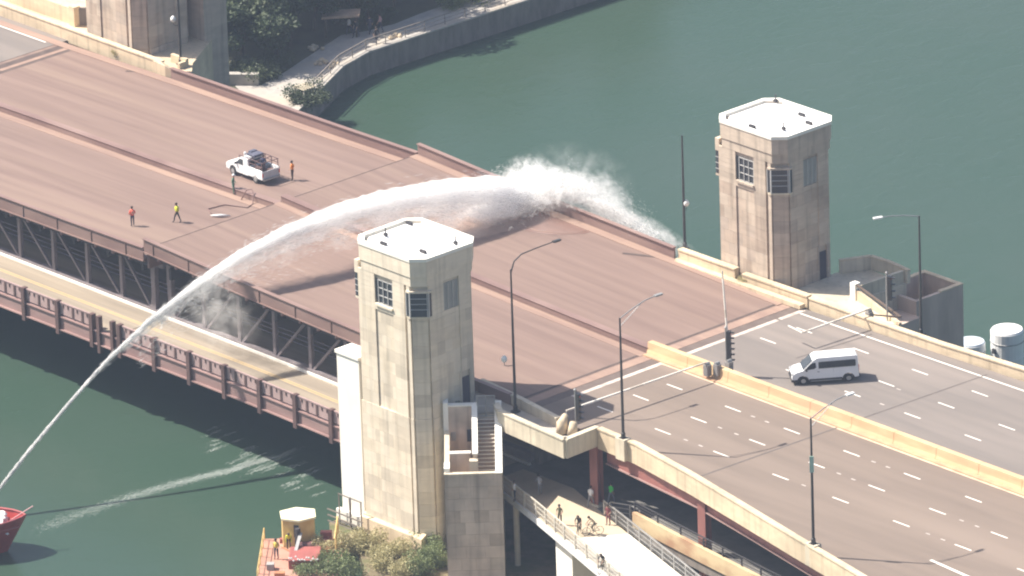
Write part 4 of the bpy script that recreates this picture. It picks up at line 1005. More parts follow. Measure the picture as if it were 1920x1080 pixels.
for s in (-.9, .9): a.bar((-.7, s, 2.02), (2.4, s, 2.02), .06); a.bar((.65, s, 1.65), (2.35, s, 1.65), .05)
for s in (-1, 1): a.bar((-.68, s * .85, 1.76), (-.7, s * .9, 2.0), .05)
rk = a.build('equipment_rack', mat('rack_maroon', (.16, .10, .10), None, .5), t)
a = MB(); a.box(-.1, .9, -.55, .55, 2.06, 2.26); a.box(-.3, .1, -.2, .5, 2.04, 2.34); a.build('roof_load', mat('load_navy', (.05, .06, .10), (.10, .10, .14), .7), rk, bevel=.04)
a = MB(); a.lathe((-.35, -.5, 2.05), [(.12, 0), (.12, .2), (.04, .26)], 10); a.lathe((-.55, .35, 1.85), [(.1, 0), (.1, .2), (.03, .25)], 10); a.build('beacon_light', frameM, rk)
a = MB(); a.box(.75, 1.5, -.7, .2, .66, 1.2); a.box(1.5, 2.1, .1, .75, .66, 1.05); a.build('tool_crate', mat('crate_brown', (.16, .09, .08), (.1, .07, .07), .8), t, bevel=.02)
a = MB(); a.box(.9, 1.3, .3, .8, .66, 1.25); a.box(1.95, 2.3, -.7, -.3, .66, .95); a.build('equipment_box', mat('crate_grey', (.3, .3, .33), None, .6), t, bevel=.02)
t.scale = (.96, .96, .96)
pc = at(481, 343, zL(-5)); hd = Vector((2.97, -.06, 0)).normalized(); pr = Vector((-hd.y, hd.x, 0))
loc = pc - hd * 1.44 + pr * .84; t.location = (loc.x, loc.y, zL(loc.x) + .03); t.rotation_euler = (0, 0, math.atan2(hd.y, hd.x))
b_ = Vector(t.location)
person('worker in dark blue standing in the pickup bed among the equipment', (b_.x + 1.55, b_.y - .15, b_.z + .64), R_(40), ('blue_dark', (.06, .07, .14)), ('plum', (.10, .06, .07)), 'stand', None, 'workers on the bridge deck', h=1.7, sleeves=2)
# hose over the median, and the bundle by the joint
a = MB(); a.tube([(-4.4, -1.3, zL(-4) + .04), (-4.2, -.85, .05), (-3.9, -.5, .12), (-3.3, -.9, -.2), (-2.9, -1.35, zL(-3) + .05), (-2.6, -2.2, zL(-3) + .04), (-4.5, -3.0, zL(-3) + .04), (-4.8, -4.6, zL(-3) + .04), (-3.6, -5.2, zL(-3) + .04)], .045, 8)
tag(a.build('fire_hose', mat('hose_brown', (.20, .12, .11), None, .7), smooth=True), 'dark hose draped over the median next to the green worker', 'hose')
p = at(414, 407, zL(-1)); a = MB(); a.tube([p + Vector((-.7, -.5, .1)), p + Vector((0, 0, .14)), p + Vector((.5, .6, .1))], [.05, .14, .04], 8); tag(a.build('white_sack', frameM, smooth=True), 'small white bundle lying on the deck by the centre joint', 'bundle')

# ------------------------------------------------------------------ passenger van
t = thing('passenger_van', 'white high roof passenger van with dark side windows turning across the far lanes', 'van', (0, 0, 0))
prof = [(-2.85, .42), (-2.9, .62), (-2.86, .98), (-2.55, 1.22), (-1.95, 1.38), (-1.05, 2.3), (-.75, 2.5), (2.55, 2.55), (2.72, 2.42), (2.78, 1.2), (2.80, .5), (2.45, .42), (2.35, .62), (2.2, .8), (1.9, .88), (1.6, .8), (1.45, .62), (1.38, .38), (-1.45, .38), (-1.52, .62), (-1.68, .8), (-1.95, .88), (-2.25, .8), (-2.4, .62), (-2.45, .42)]
a = MB(); prof_body(a, prof[::-1], -1.0, 1.0, (1.25, .13)); a.build('body', whiteP, t, bevel=.035)
a = MB(); a.box(-1.44, 1.37, -1.02, 1.02, .36, .52); a.box(-2.93, -2.42, -1.0, 1.0, .3, .55); a.build('sill_trim', darkM, t, bevel=.02)
a = MB(); a.box(-1.3, 1.3, -1.09, -.99, .30, .36); a.build('side_step', galvM, t)
def sq(x, z, s, off=.014):
    k = (z - 1.25) * .13 if z > 1.25 else 0
    return (x, s * (1.0 - k + off), z)
for s in (-1, 1):
    def win(pts, nm='side_window', par=t):
        b = MB(); vs = [sq(x, z, s) for x, z in pts]; b.add(vs, [tuple(range(len(vs)))[::(1 if s < 0 else -1)]]); return b.build(nm, glassM, par)
    w_ = win([(-.62, 1.5), (-.62, 2.08), (-.56, 2.13), (2.45, 2.16), (2.54, 2.1), (2.54, 1.62), (2.46, 1.53)])
    for x in (.45, 1.5):
        b = MB(); vs = [sq(x - .02, 1.57, s, .02), sq(x + .02, 1.57, s, .02), sq(x + .02, 2.13, s, .02), sq(x - .02, 2.13, s, .02)]; b.add(vs, [(0, 1, 2, 3) if s < 0 else (3, 2, 1, 0)]); b.build('window_divider', darkM, w_)
    win([(-1.86, 1.40), (-1.35, 1.93), (-1.12, 2.06), (-.86, 2.08), (-.82, 1.62), (-1.0, 1.5)])
    b = MB(); b.box(-1.75, -1.6, s * 1.12 - .12, s * 1.12 + .12, 1.38, 1.62); b.build('mirror', darkM, t)
    b = MB(); b.box(2.74, 2.82, s * .86 - .07, s * .86 + .07, 1.0, 1.6); b.build('tail_light', redLed, t)
    b = MB(); b.box(-2.9, -2.62, s * .78 - .16, s * .78 + .16, .95, 1.14); b.build('headlight', frameM, t)
    b = MB(); b.box(-.74, -.55, s * 1.005 - .012, s * 1.005 + .012, 1.18, 1.22); b.build('door_handle', darkM, t)
    for xd in (-.68, -1.62, .62):
        b = MB(); vs = [sq(xd - .008, .55, s, .004), sq(xd + .008, .55, s, .004), sq(xd + .008, 2.3, s, .004), sq(xd - .008, 2.3, s, .004)]; 
        if xd > -1: b.add(vs, [(0, 1, 2, 3) if s < 0 else (3, 2, 1, 0)]); b.build('door_seam', mat('seam', (.35, .36, .38), None, .6), t)
    wheel(-1.93, s * .88, .36, .24, t, s); wheel(1.92, s * .88, .36, .24, t, s)
b = MB(); b.add([(-1.93, -.9, 1.43), (-1.12, -.8, 2.26), (-1.12, .8, 2.26), (-1.93, .9, 1.43)], [(3, 2, 1, 0)]); b.v = [(x - .03, y, z + .03) for x, y, z in b.v]; b.build('windscreen', glassM, t)
b = MB(); b.box(-2.93, -2.86, -.5, .5, .62, .95); b.build('grille', darkM, t)
b = MB(); b.box(2.78, 2.9, -.95, .95, .42, .6); b.build('rear_bumper', darkM, t)
f_, r_ = at(1505, 716, AZ), at(1588, 710, AZ); hd = (r_ - f_); hd.z = 0; hd.normalize(); pr = Vector((-hd.y, hd.x, 0))
loc = (f_ + r_) / 2 + pr * .98; t.location = (loc.x + .62, loc.y - .42, AZ + .008); t.rotation_euler = (0, 0, math.atan2(hd.y, hd.x)); t.scale = (.93, .88, .84)

# ------------------------------------------------------------------ people and bicycles on the lower footpath
def bicycle(label, loc, yaw):
    t = thing('bicycle', label, 'bicycle', (0, 0, 0), 'bicycles on the footpath')
    for y in (-.52, .52):
        a = MB(); pts = [(0, y + .33 * math.cos(k * math.pi / 8), .34 + .33 * math.sin(k * math.pi / 8)) for k in range(17)]; a.tube(pts, .022, 5, cap=False); wh = a.build('wheel', rubber, t)
        a = MB()
        for k in range(8): a.bar((0, y, .34), (0, y + .32 * math.cos(k * math.pi / 4), .34 + .32 * math.sin(k * math.pi / 4)), .008)
        a.build('spokes', galvM, wh)
    a = MB(); P_ = {'r': (0, -.52, .34), 'b': (0, -.08, .3), 's': (0, -.2, .86), 'h': (0, .34, .9), 'f': (0, .52, .34)}
    for p_, q_ in ('rb', 'bs', 'sh', 'bh', 'rs', 'hf'): a.bar(P_[p_], P_[q_], .035)
    a.build('frame', darkM, t)
    a = MB(); a.bar((-.25, .36, .98), (.25, .36, .98), .03); a.bar((0, .34, .9), (0, .36, .98), .03); a.build('handlebar', darkM, t)
    a = MB(); a.box(-.07, .07, -.34, -.1, .88, .93); a.build('saddle', rubber, t)
    t.location = loc; t.rotation_euler = (0, 0, yaw); return t
LOWZ = -7.0
def low(label, u, v, yaw, top, legs, pose='walk', **k): return person(label, at(u, v, LOWZ), yaw, top, legs, pose, None, 'people on the lower footpath', **k)
low('walker in olive clothes with a long shadow near the left railing of the ramp', 1050, 984, R_(200), ('olive', (.16, .15, .08)), ('olive_dark', (.10, .10, .07)), 'stand')
low('person in white shirt walking into the shade beside the red column', 1108, 950, R_(20), WHT, ('grey', (.25, .25, .27)), 'walk')
low('person in bright green shirt at the top of the ramp railing', 1146, 944, R_(10), ('bright_green', (.10, .85, .12)), ('grey', (.25, .25, .27)), 'walk')
low('person in dark red walking along the right hand ramp railing', 1141, 984, R_(190), ('maroon', (.22, .06, .07)), ('maroon', (.22, .06, .07)), 'stand')
low('pale shirted person leaning in the shade left of the footpath', 1013, 928, R_(60), ('pale_grey', (.5, .5, .5)), ('grey', (.25, .25, .27)), 'bend')
low('person in white cap and shirt in deep shade by the left railing', 966, 940, R_(120), WHT, NAVY, 'stand')
for u, v, yw, lab, c in ((1086, 1000, 215, 'dark clothed cyclist riding up the sunlit ramp, left of two', DK), (1112, 1003, 150, 'tan clothed cyclist on the sunlit ramp, right of two', ('tan', (.42, .34, .24))), (1131, 1072, 200, 'lone dark shirted cyclist lower down the white ramp', DK)):
    p = at(u, v, LOWZ); bicycle('bicycle under the ' + lab, p, R_(yw)); d_ = Vector((-math.sin(R_(yw)), math.cos(R_(yw)), 0))
    person(lab, p - d_ * .18, R_(yw), c, ('khaki_c', (.2, .17, .12)), 'ride', None, 'people on the lower footpath')

# ------------------------------------------------------------------ red barge with yellow cabin
bz = -12.2
bl, br_, bn = at(497, 1012, bz), at(636, 1010, bz), at(484, 1100, bz)
dx = (br_ - bl).normalized(); dx.z = 0; dy = Vector((dx.y, -dx.x, 0)); 
t = thing('work_barge', 'red decked work barge moored by the bank at the bottom of the picture', 'barge', bl + dx * 3 + Vector((0, 0, WZ - bz)))
t0 = bl
def bp(a_, b_, z): return t0 + dx * a_ + dy * b_ + Vector((0, 0, z - bz))
def bbox(a0, a1, b0, b1, z0, z1):
    m_ = MB(); m_.obox(bp((a0 + a1) / 2, (b0 + b1) / 2, (z0 + z1) / 2), dx, dy, ez, (a1 - a0) / 2, (b1 - b0) / 2, (z1 - z0) / 2); return m_
bbox(-.1, 6.2, -.2, 14, WZ - .4, bz - .15).build('hull', mat('hull_red', (.25, .06, .05), (.18, .05, .04), .6), t)
for i in range(5):
    for k in range(3): bbox(-.1 + k * 2.1, 2.0 + k * 2.1, -.2 + i * 2.0, 1.78 + i * 2.0, bz - .15, bz - .0 - .004 * ((i + k) % 2)).build('deck_plate', bargeM, t)
for k in range(6):
    m_ = MB(); m_.bar(bp(-.05, k * 1.7, bz), bp(-.05, k * 1.7, bz + 1.0), .07); m_.build('stanchion', cabY, t)
    if k < 5:
        m_ = MB(); m_.bar(bp(-.05, k * 1.7, bz + 1.0), bp(-.05, k * 1.7 + 1.7, bz + 1.0), .05); m_.bar(bp(-.05, k * 1.7, bz + .5), bp(-.05, k * 1.7 + 1.7, bz + .5), .04); m_.build('guard_rail', cabY, t)
for k in range(3):
    m_ = MB(); m_.bar(bp(5.75, k * 1.5, bz), bp(5.75, k * 1.5, bz + 1.9), .12); m_.bar(bp(5.75, k * 1.5, bz + 1.85), bp(5.75, k * 1.5 + 1.5, bz + 1.85), .09); m_.build('post', cabY, t)
m_ = bbox(2.2, 4.6, 3.2, 6.0, bz, bz + .75); m_.build('engine_box', mat('box_red', (.33, .10, .09), (.26, .08, .07), .6), t, bevel=.06)
rs = random.Random(3)
for k in range(14):
    m_ = MB(); c = bp(2.3 + k * .17, 6.1 + rs.uniform(-.2, .2), bz + .9 + rs.uniform(-.2, .1)); m_.lathe(c, [(.06, 0), (.09, .08), (.02, .16)], 6); m_.build('valve', frameM, t)
for k, (a0, b0, w_, l_, h_, cn) in enumerate(((4.7, 1.2, .7, .5, .5, 0), (4.9, 2.4, .5, .9, .4, 1), (.5, 5.6, .6, .6, .5, 2), (1.2, .4, .5, .4, .35, 0), (4.4, .1, .9, .5, .8, 0), (3.6, 2.2, .6, .4, .35, 1), (1.2, 7.2, .8, .5, .4, 1))):
    bbox(a0, a0 + w_, b0, b0 + l_, bz, bz + h_).build('deck_locker', (MATS['box_red'], mat('rust_orange', (.5, .22, .1), (.35, .14, .08), .8), mat('kit_grey', (.35, .34, .33), None, .7))[cn], t, bevel=.03)
for k in range(4):
    m_ = MB(); q0 = bp(1.4 + k * .9, 1.6 + .3 * k, bz + .05); q1 = bp(3.2 + k * .5, 3.0 - .4 * k, bz + .06); m_.tube([q0, (q0 + q1) / 2 + dy * .5, q1], .05, 6); m_.build('deck_hose', rubber if k % 2 else MATS['rust_orange'], t)
# cabin: six sided, yellow sides, cream roof
t = thing('barge_cabin', 'yellow sided crane cabin with pale hexagonal roof on the red barge', 'cabin', bp(2.6, 1.2, bz))
cx_ = [(1.55, 1.6), (1.35, .1), (2.5, -.6), (3.9, -.2), (4.05, 1.3), (2.9, 2.0)]
pl = [bp(a_, b_, 0) for a_, b_ in cx_]
m_ = MB(); m_.prism([(p.x, p.y) for p in pl], bz - .1, bz + 2.3); m_.build('cabin_wall', cabY, t)
cc = sum((p for p in pl), Vector()) / 6; pl2 = [cc + (p - cc) * 1.07 for p in pl]
m_ = MB(); m_.prism([(p.x, p.y) for p in pl2], bz + 2.3, bz + 2.45); m_.build('cabin_roof', mat('roof_cream', (.85, .80, .58), (.75, .7, .5), .7), t)
m_ = MB(); m_.obox(bp(2.65, 1.9, bz + 1.5), dx, dy, ez, .22, .08, .5); m_.build('window', glassM, t)
t = thing('winch_crane', 'small pale boom and dark winch in front of the yellow cabin', 'winch', bp(3.2, 1.3, bz))
m_ = MB(); m_.tube([bp(2.9, 2.6, bz + .5), bp(3.9, 2.6, bz + .5)], .38, 12); m_.obox(bp(3.5, 2.6, bz + .25), dx, dy, ez, .9, .6, .25); m_.build('drum', mat('winch_dark', (.16, .06, .06), (.1, .05, .05), .6), t)
m_ = MB(); m_.bar(bp(3.0, 2.3, bz + 1.5), bp(2.6, 4.4, bz + .5), .26, .12); m_.build('boom', galvM, t)
m_ = MB(); m_.bar(bp(2.75, 2.35, bz + .2), bp(2.75, 2.35, bz + 1.9), .34); m_.build('mast', darkM, t)
person('barge crew member in yellow vest and dark trousers beside the guard rail', bp(1.15, 3.9, bz), R_(200), ('tanshirt', (.5, .4, .2)), NAVY, 'stand', None, 'barge crew', vest=('gold', (.75, .6, .12)), h=1.8)
person('barge crew member in lime yellow jacket bending over the deck', bp(2.0, 2.0, bz), R_(230), YEL, DK, 'bend', None, 'barge crew', h=1.8, sleeves=2)

# ------------------------------------------------------------------ fire boat bow
t = thing('fire_boat', 'dark red fire boat bow with white foredeck entering at the bottom left', 'boat', (14, -47, WZ))
fd = Vector((.675, .737, 0)).normalized(); fs = Vector((.737, -.675, 0)); bw = at(50, 968, -10.6)
st = [(0, .02, 0), (-.35, .55, -.0), (-1.0, 1.15, -.02), (-2.0, 1.75, -.08), (-3.5, 2.25, -.2), (-6, 2.5, -.35), (-12, 2.5, -.4)]
ring = []
for s_, hw, dz in st:
    zt = -10.5 + dz
    row = []
    for k, (wf, z) in enumerate(((1, zt), (.97, zt - .5), (.82, zt - 1.4), (.62, -13.1), (.45, WZ - .6))):
        rake = -(zt - z) * .55 * (1 if s_ > -3 else .2)
        row.append((bw + fd * (s_ + rake), hw * wf, z))
    ring.append(row)
a = MB(); vs = []; 
for row in ring:
    for c, hw, z in row: vs.append((c.x - fs.x * hw, c.y - fs.y * hw, z)); vs.append((c.x + fs.x * hw, c.y + fs.y * hw, z))
n5 = 10; fc = []
for i in range(len(ring) - 1):
    for k in range(4):
        b0 = i * n5 + k * 2
        fc.append((b0, b0 + 2, b0 + n5 + 2, b0 + n5)); fc.append((b0 + 1, b0 + n5 + 1, b0 + n5 + 3, b0 + 3))
a.add(vs, fc); a.build('hull', boatRed, t, smooth=True)
a = MB(); dk = []
for s_, hw, dz in st[1:]: c = bw + fd * (s_ - .2); dk.append((c, hw * .9))
poly = [(c.x - fs.x * h_, c.y - fs.y * h_) for c, h_ in dk] + [(c.x + fs.x * h_, c.y + fs.y * h_) for c, h_ in reversed(dk)]
a.prism(poly, -11.3, -11.15); a.build('foredeck', mat('boat_deck', (.35, .08, .08), (.28, .07, .07), .7), t)
a = MB()
for sg_ in (-1, 1):
    pts = [bw + fd * (s_ - .1) + fs * (hw * sg_) for s_, hw, dz in st]; pts = [Vector((p.x, p.y, -10.47 + st[i][2])) for i, p in enumerate(pts)]; a.tube(pts, .07, 6)
a.build('gunwale', mat('gunwale', (.45, .12, .12), None, .4), t)
a = MB(); c = bw - fd * 3.2; a.obox(Vector((c.x, c.y, -10.9)), fd, fs, ez, 1.4, 1.3, .35); a.build('foredeck_house', whiteP, t, bevel=.12)
a = MB(); c = bw - fd * 1.7; a.lathe((c.x, c.y, -11.15), [(.25, 0), (.22, .5), (.12, .6), (.2, .8), (.05, 1.0)], 10); a.build('bollard', frameM, t)
a = MB(); c = bw - fd * 1.4; a.bar((c.x, c.y, -11.0), (c.x + fd.x * 1.9 - fs.x * .6, c.y + fd.y * 1.9 - fs.y * .6, -10.0), .08); a.build('bow_staff', mat('staff_pink', (.6, .35, .35), None, .5), t)
a = MB(); c = bw - fd * 1.5 + fs * 1.25; a.lathe((c.x, c.y, -11.6), [(.05, 0), (.16, .08), (.05, .16)], 8); a.build('hawse_light', frameM, t)

# ------------------------------------------------------------------ far bank: seawall, path, trees
sw = [(-34, 22), (-36, 28), (-38.6, 33.5), (-41.4, 38.8), (-44.7, 44.7), (-45.9, 49), (-45.8, 56), (-45.6, 68), (-45.6, 110)]
t = thing('seawall', 'long shaded grey seawall curving along the far river bank', 'seawall', (-45, 50, WZ))
for i in range(len(sw) - 1):
    p, q = Vector(sw[i]), Vector(sw[i + 1]); L = (q - p).length; ns = max(1, round(L / 3.2))
    for k in range(ns):
        c0 = p.lerp(q, k / ns); c1 = p.lerp(q, (k + 1) / ns); d = (c1 - c0).normalized() * .01
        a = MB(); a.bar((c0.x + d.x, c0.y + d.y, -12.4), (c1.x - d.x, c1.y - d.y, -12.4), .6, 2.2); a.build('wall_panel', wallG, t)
        a = MB(); a.bar((c0.x, c0.y, -11.26), (c1.x, c1.y, -11.26), .75, .12); a.build('coping', pathM, t)
pw = [(x - .2, y) for x, y in sw]
a = MB(); a.prism(pw + [(-130, 120), (-130, 20)], -13.6, -11.42); struct(a.build('far_bank_ground', mat('park_soil', (.075, .075, .045), (.045, .05, .03), .95, nscale=.5, bump=.4, bscale=2)))
pathin = [at(u, v, -11.4) for u, v in ((430, 150), (490, 160), (530, 138), (575, 108), (612, 84), (640, 66), (690, 58), (740, 45), (790, 25), (850, 5), (905, -20))]
out_ = [(-37.6, 31), (-38.6, 33.5), (-41.4, 38.8), (-44.7, 44.7), (-45.9, 49), (-45.8, 56), (-45.6, 68), (-45.6, 95)]
poly = [(x - .3, y) for x, y in out_] + [(p.x, p.y) for p in reversed(pathin)]
a = MB(); a.prism(poly, -11.5, -11.38); struct(a.build('riverside_path', pathM))
rg = railing('riverside_railing', 'thin grey railing along the top of the far seawall', [(x - .1, y, -11.3) for x, y in sw[3:]], 1.05, 2.2, wallG, 0, th=.03)
def leafcloud(centres, rads, n, size, seed, squash=.8):
    r = np.random.default_rng(seed); P_ = []; k = len(centres); w_ = np.array(rads) ** 2; w_ = w_ / w_.sum()
    idx = r.choice(k, n, p=w_); d = r.normal(size=(n, 3)); d /= np.linalg.norm(d, axis=1)[:, None]
    rad = np.array(rads)[idx] * (r.uniform(.45, 1.08, n) ** .6)
    c = np.array(centres)[idx] + d * rad[:, None] * np.array([1, 1, squash])
    c += r.normal(size=(n, 3)) * .12
    u = r.normal(size=(n, 3)); u /= np.linalg.norm(u, axis=1)[:, None]; v = np.cross(u, r.normal(size=(n, 3))); v /= np.linalg.norm(v, axis=1)[:, None]
    s_ = size * r.uniform(.6, 1.4, n)[:, None]
    V = np.stack([c - u * s_, c + v * s_ * .6, c + u * s_, c - v * s_ * .6], 1).reshape(-1, 3)
    me = bpy.data.meshes.new('leaves'); me.vertices.add(4 * n); me.vertices.foreach_set('co', V.ravel().astype(np.float32))
    me.loops.add(4 * n); me.loops.foreach_set('vertex_index', np.arange(4 * n, dtype=np.int32))
    me.polygons.add(n); me.polygons.foreach_set('loop_start', np.arange(0, 4 * n, 4, dtype=np.int32)); me.update(calc_edges=True); me.validate()
    return me
def plantmesh(R, H, n, size, seed, nb=9, low=.35):
    r = random.Random(seed); cs = []; rr = []
    for k in range(nb):
        a_ = r.uniform(0, 6.28); q = r.uniform(.15, .72) * R; z = H * (low + (1 - low) * r.uniform(.1, .85)); cs.append((q * math.cos(a_), q * math.sin(a_), z)); rr.append(R * r.uniform(.3, .52))
    return leafcloud(cs, rr, n, size, seed), cs
tree_protos = [plantmesh(3.4, 8.0, 5200, .20, s, 12, .4) for s in (1, 2, 3)]
bush_protos = [plantmesh(1.45, 1.6, 2600, .075, s, 13, .05) for s in (11, 12, 13)]
TM = {}
def tree(label, x, y, z, sc, k, M, group, trunk=True, cat='tree', rot=0, sq=1, nm='tree'):
    t = thing(nm, label, cat, (x, y, z), group); me, cs = (tree_protos if trunk else bush_protos)[k]
    me = TM.setdefault((trunk, k, M.name), me.copy()); me.materials.clear(); me.materials.append(M); o = bpy.data.objects.new('crown' if trunk else 'foliage', me); COL.objects.link(o); o.parent = t
    b = MB(); H = 8 if trunk else 1.7
    if trunk:
        b.tube([(0, 0, 0), (.05, 0, 1.5), (.1, .1, 3.2), (.05, .2, 5.5)], [.2, .16, .13, .05], 8)
        for c in cs[:6]: b.tube([(.08, .08, 2.8), (c[0] * .5, c[1] * .5, 2.8 + (c[2] - 2.8) * .6), c], [.09, .06, .02], 5)
    else:
        for c in cs[:6]: b.tube([(c[0] * .2, c[1] * .2, 0), (c[0] * .7, c[1] * .7, c[2] * .6), c], [.03, .02, .008], 4)
    me2 = bpy.data.meshes.new('trunk'); me2.from_pydata(b.v, [], b.f); me2.materials.append(barkM); o2 = bpy.data.objects.new('trunk' if trunk else 'stems', me2); COL.objects.link(o2); o2.parent = t
    t.scale = (sc, sc, sc * sq); t.rotation_euler = (0, 0, rot); return t
tl = [(405, 120, 1.0, 0, 0, 'grey green tree whose crown brushes the shaded annex wall'), (455, 95, 1.15, 1, 1, 'second tree from the left on the far bank, above the deck edge'), (505, 75, 1.1, 2, 0, 'dark bushy tree left of the riverside path bend'),
      (430, 40, 1.2, 2, 1, 'tall mid green tree high behind the first row'), (520, 25, 1.15, 0, 0, 'dark tree behind the path bend, upper row'), (590, 45, .9, 1, 0, 'compact dark tree directly above the path bend'), (690, 30, .8, 2, 1, 'small green tree beside the upper path, left of the walkers'),
      (470, -15, 1.2, 1, 1, 'tree cut by the top edge, left of centre group'), (620, -10, 1.1, 0, 0, 'tree cut by the top edge above the path'), (740, 8, .8, 1, 1, 'rightmost small tree of the park at the top edge'), (560, -40, 1.2, 2, 0, 'back row tree with its crown in the top edge'), (390, -10, 1.2, 0, 1, 'leftmost back row tree beside the annex top'),
      (420, 80, 1.25, 2, 1, 'pale green tree right against the annex wall'), (480, 60, 1.3, 0, 1, 'broad tree in the middle of the left grove'), (545, 75, 1.0, 1, 0, 'tree leaning over the inner edge of the path'), (520, 110, .85, 2, 0, 'small dark tree at the inner path curve'), (350, 60, 1.4, 1, 0, 'tree mostly hidden behind the top left tower'), (610, 25, 1.0, 2, 0, 'tree just left of the shelter roof'), (670, 5, 1.0, 0, 1, 'tree just right of the shelter roof')]
for k_ in range(9): tl.append((0, 0, 1.5 + .1 * (k_ % 3), k_ % 3, k_ % 2, ('big shade tree rising out of the top edge, number %s from the seawall bend' % ('first second third fourth fifth sixth seventh eighth ninth'.split()[k_]))))
for i, (u, v, sc, k, mi, lab) in enumerate(tl):
    p = at(u, v + 12, -11.4) if u else Vector((-55 - 1.6 * (i % 3) - .2 * (i - 19), 44 + 5.6 * (i - 19), 0)); tree(lab, p.x, p.y, -11.4, sc * .98, k, (leafA, leafP)[mi], 'trees in the riverside park', rot=i * 1.3, sq=.82)
rs = random.Random(8)
sb = [(455, 140, 'low shrub at the near end of the park path'), (480, 150, 'shrub behind the grey bench wall'), (520, 128, 'shrub at the inner curve of the path'), (650, 40, 'shrub beside the brown roofed shelter'), (720, 40, 'rounded shrub on the island between two paths'), (850, 12, 'bright shrub above the sunny path edge'), (880, 2, 'outermost bright shrub at the top edge'), (590, 195, 'bush overhanging the seawall corner by the deck edge'), (568, 192, 'bush under the pergola at the seawall corner')]
for i, (u, v, lab) in enumerate(sb):
    p = at(u, v, -11.4); tree(lab, p.x, p.y, -11.4, rs.uniform(1.0, 1.5), i % 3, (leafA, leafP)[i % 2] if i not in (5, 6) else leafB, 'park shrubs', False, 'shrub', i * 1.1, .8, 'shrub')
# shelter, planter wall, pergola
p = at(640, 38, -10); t = thing('park_shelter', 'small pale brown roofed shelter under the park trees', 'shelter', (p.x, p.y, -11.4))
a = MB(); a.obox(Vector((p.x, p.y, -9.4)), Vector((.7, .7, .05)).normalized(), Vector((-.7, .7, 0)).normalized(), ez, 1.7, .9, .1); a.build('roof', mat('shelter_roof', (.5, .36, .26), (.35, .24, .18), .8), t)
for i, j_ in ((-1, -1), (1, -1), (1, 1), (-1, 1)):
    c = Vector((p.x, p.y, 0)) + Vector((.7, .7, 0)) * (1.4 * i) + Vector((-.7, .7, 0)) * (.75 * j_); a = MB(); a.bar((c.x, c.y, -11.4), (c.x, c.y, -9.5), .14); a.build('post', barkM, t)
p = at(452, 150, -11); t = thing('planter_wall', 'grey low planter wall box between tree shade and the bridge edge', 'wall', (p.x, p.y, -11.4)); a = MB(); a.obox(Vector((p.x, p.y, -10.9)), Vector((.75, .66, 0)).normalized(), Vector((-.66, .75, 0)).normalized(), ez, 1.6, .35, .55); a.build('planter', pathM, t)
p = at(572, 185, -11); t = thing('corner_pergola', 'small whitish pergola frame at the seawall corner', 'pergola', (p.x, p.y, -11.4))
for i, j_ in ((-1, -1), (1, -1), (1, 1), (-1, 1)):
    a = MB(); a.bar((p.x + i * .6, p.y + j_ * .6, -11.4), (p.x + i * .6, p.y + j_ * .6, -9.9), .12); a.build('post', pathM, t)
for k in range(6):
    a = MB(); a.bar((p.x - .75, p.y - .7 + k * .28, -9.85), (p.x + .75, p.y - .7 + k * .28, -9.85), .08); a.build('slat', concPale, t)
for i, (u, v, lab) in enumerate(((600, 118, 'cluster of pale rocks on the path edge'), (625, 122, 'pale boulder heap near the seawall bend'), (588, 92, 'small white stone by the path'), (745, 70, 'pale stone at the seawall top, right group'))):
    p = at(u, v, -11.3); a = MB(); rs = random.Random(i)
    for k in range(9): c = p + Vector((rs.uniform(-.6, .6), rs.uniform(-.6, .6), 0)); r = rs.uniform(.12, .3); a.lathe(c, [(r * .8, -.05), (r, r * .4), (r * .6, r * .9), (.03, r)], 6)
    tag(a.build('rock_pile', conc), lab, 'rocks')
for i, (u, v, c, lab) in enumerate(((655, 66, WHT, 'tiny walker in white on the far riverside path'), (694, 64, NAVY, 'tiny walker in dark clothes on the far path'), (714, 60, ('pinkish', (.5, .3, .3)), 'tiny walker in pink on the far path, rightmost'), (668, 70, DK, 'tiny dark figure near the shelter'), (706, 84, DK, 'tiny person standing at the seawall railing'))):
    person(lab, at(u, v, -11.38), i * 1.1, c, NAVY, 'walk', None, 'walkers on the far path')

# near bank vegetation
nb_ = [(600, 1040, leafC, 'straw green shrub at the left end of the bank, by the barge rail'), (650, 1035, leafC, 'yellow green shrub in front of the white wing wall'), (690, 1030, leafC, 'dry shrub under the scaffold frame'), (715, 1065, leafC, 'pale shrub below the tower base centre'), (745, 1045, leafC, 'yellow green shrub touching the tower plinth'),
       (805, 1035, leafB, 'lush green bush against the stair block corner'), (790, 1075, leafB, 'green bush at the bottom edge by the stair block'), (612, 1075, leafB, 'dark green bush beside the red barge at the bottom edge'), (640, 1085, leafB, 'green bush cut by the bottom edge'), (760, 1085, leafC, 'straw coloured bush cut by the bottom edge'), (575, 1085, leafB, 'small dark bush overlapping the barge deck'), (820, 1060, leafB, 'tall green bush squeezed against the stair block wall')]
for i, (u, v, M, lab) in enumerate(nb_):
    p = at(u, v, -12.6); tree(lab, p.x, p.y, -12.7, rs.uniform(.75, 1.15) * (1.15 if M is leafB else .95), i % 3, M, 'shrubs on the near bank', False, 'shrub', i * .9, 1.0, 'shrub')
t_ = tree('small weedy bush growing at the corner of the far tower wall', 38.6, 14.6, -1.35, .38, 0, leafC, 'weeds on the bridge', False, 'shrub', 0, 1, 'shrub')
tree('dry weeds on the wall before the top left tower', -39.6, 15.0, -1.1, .42, 1, leafC, 'weeds on the bridge', False, 'shrub', 1, 1, 'shrub')
tree('dark potted shrub in the doorway corner of the foreground tower', 42.3, -19.3, -1.3, .45, 2, leafA, 'weeds on the bridge', False, 'shrub', 1, 1, 'shrub')

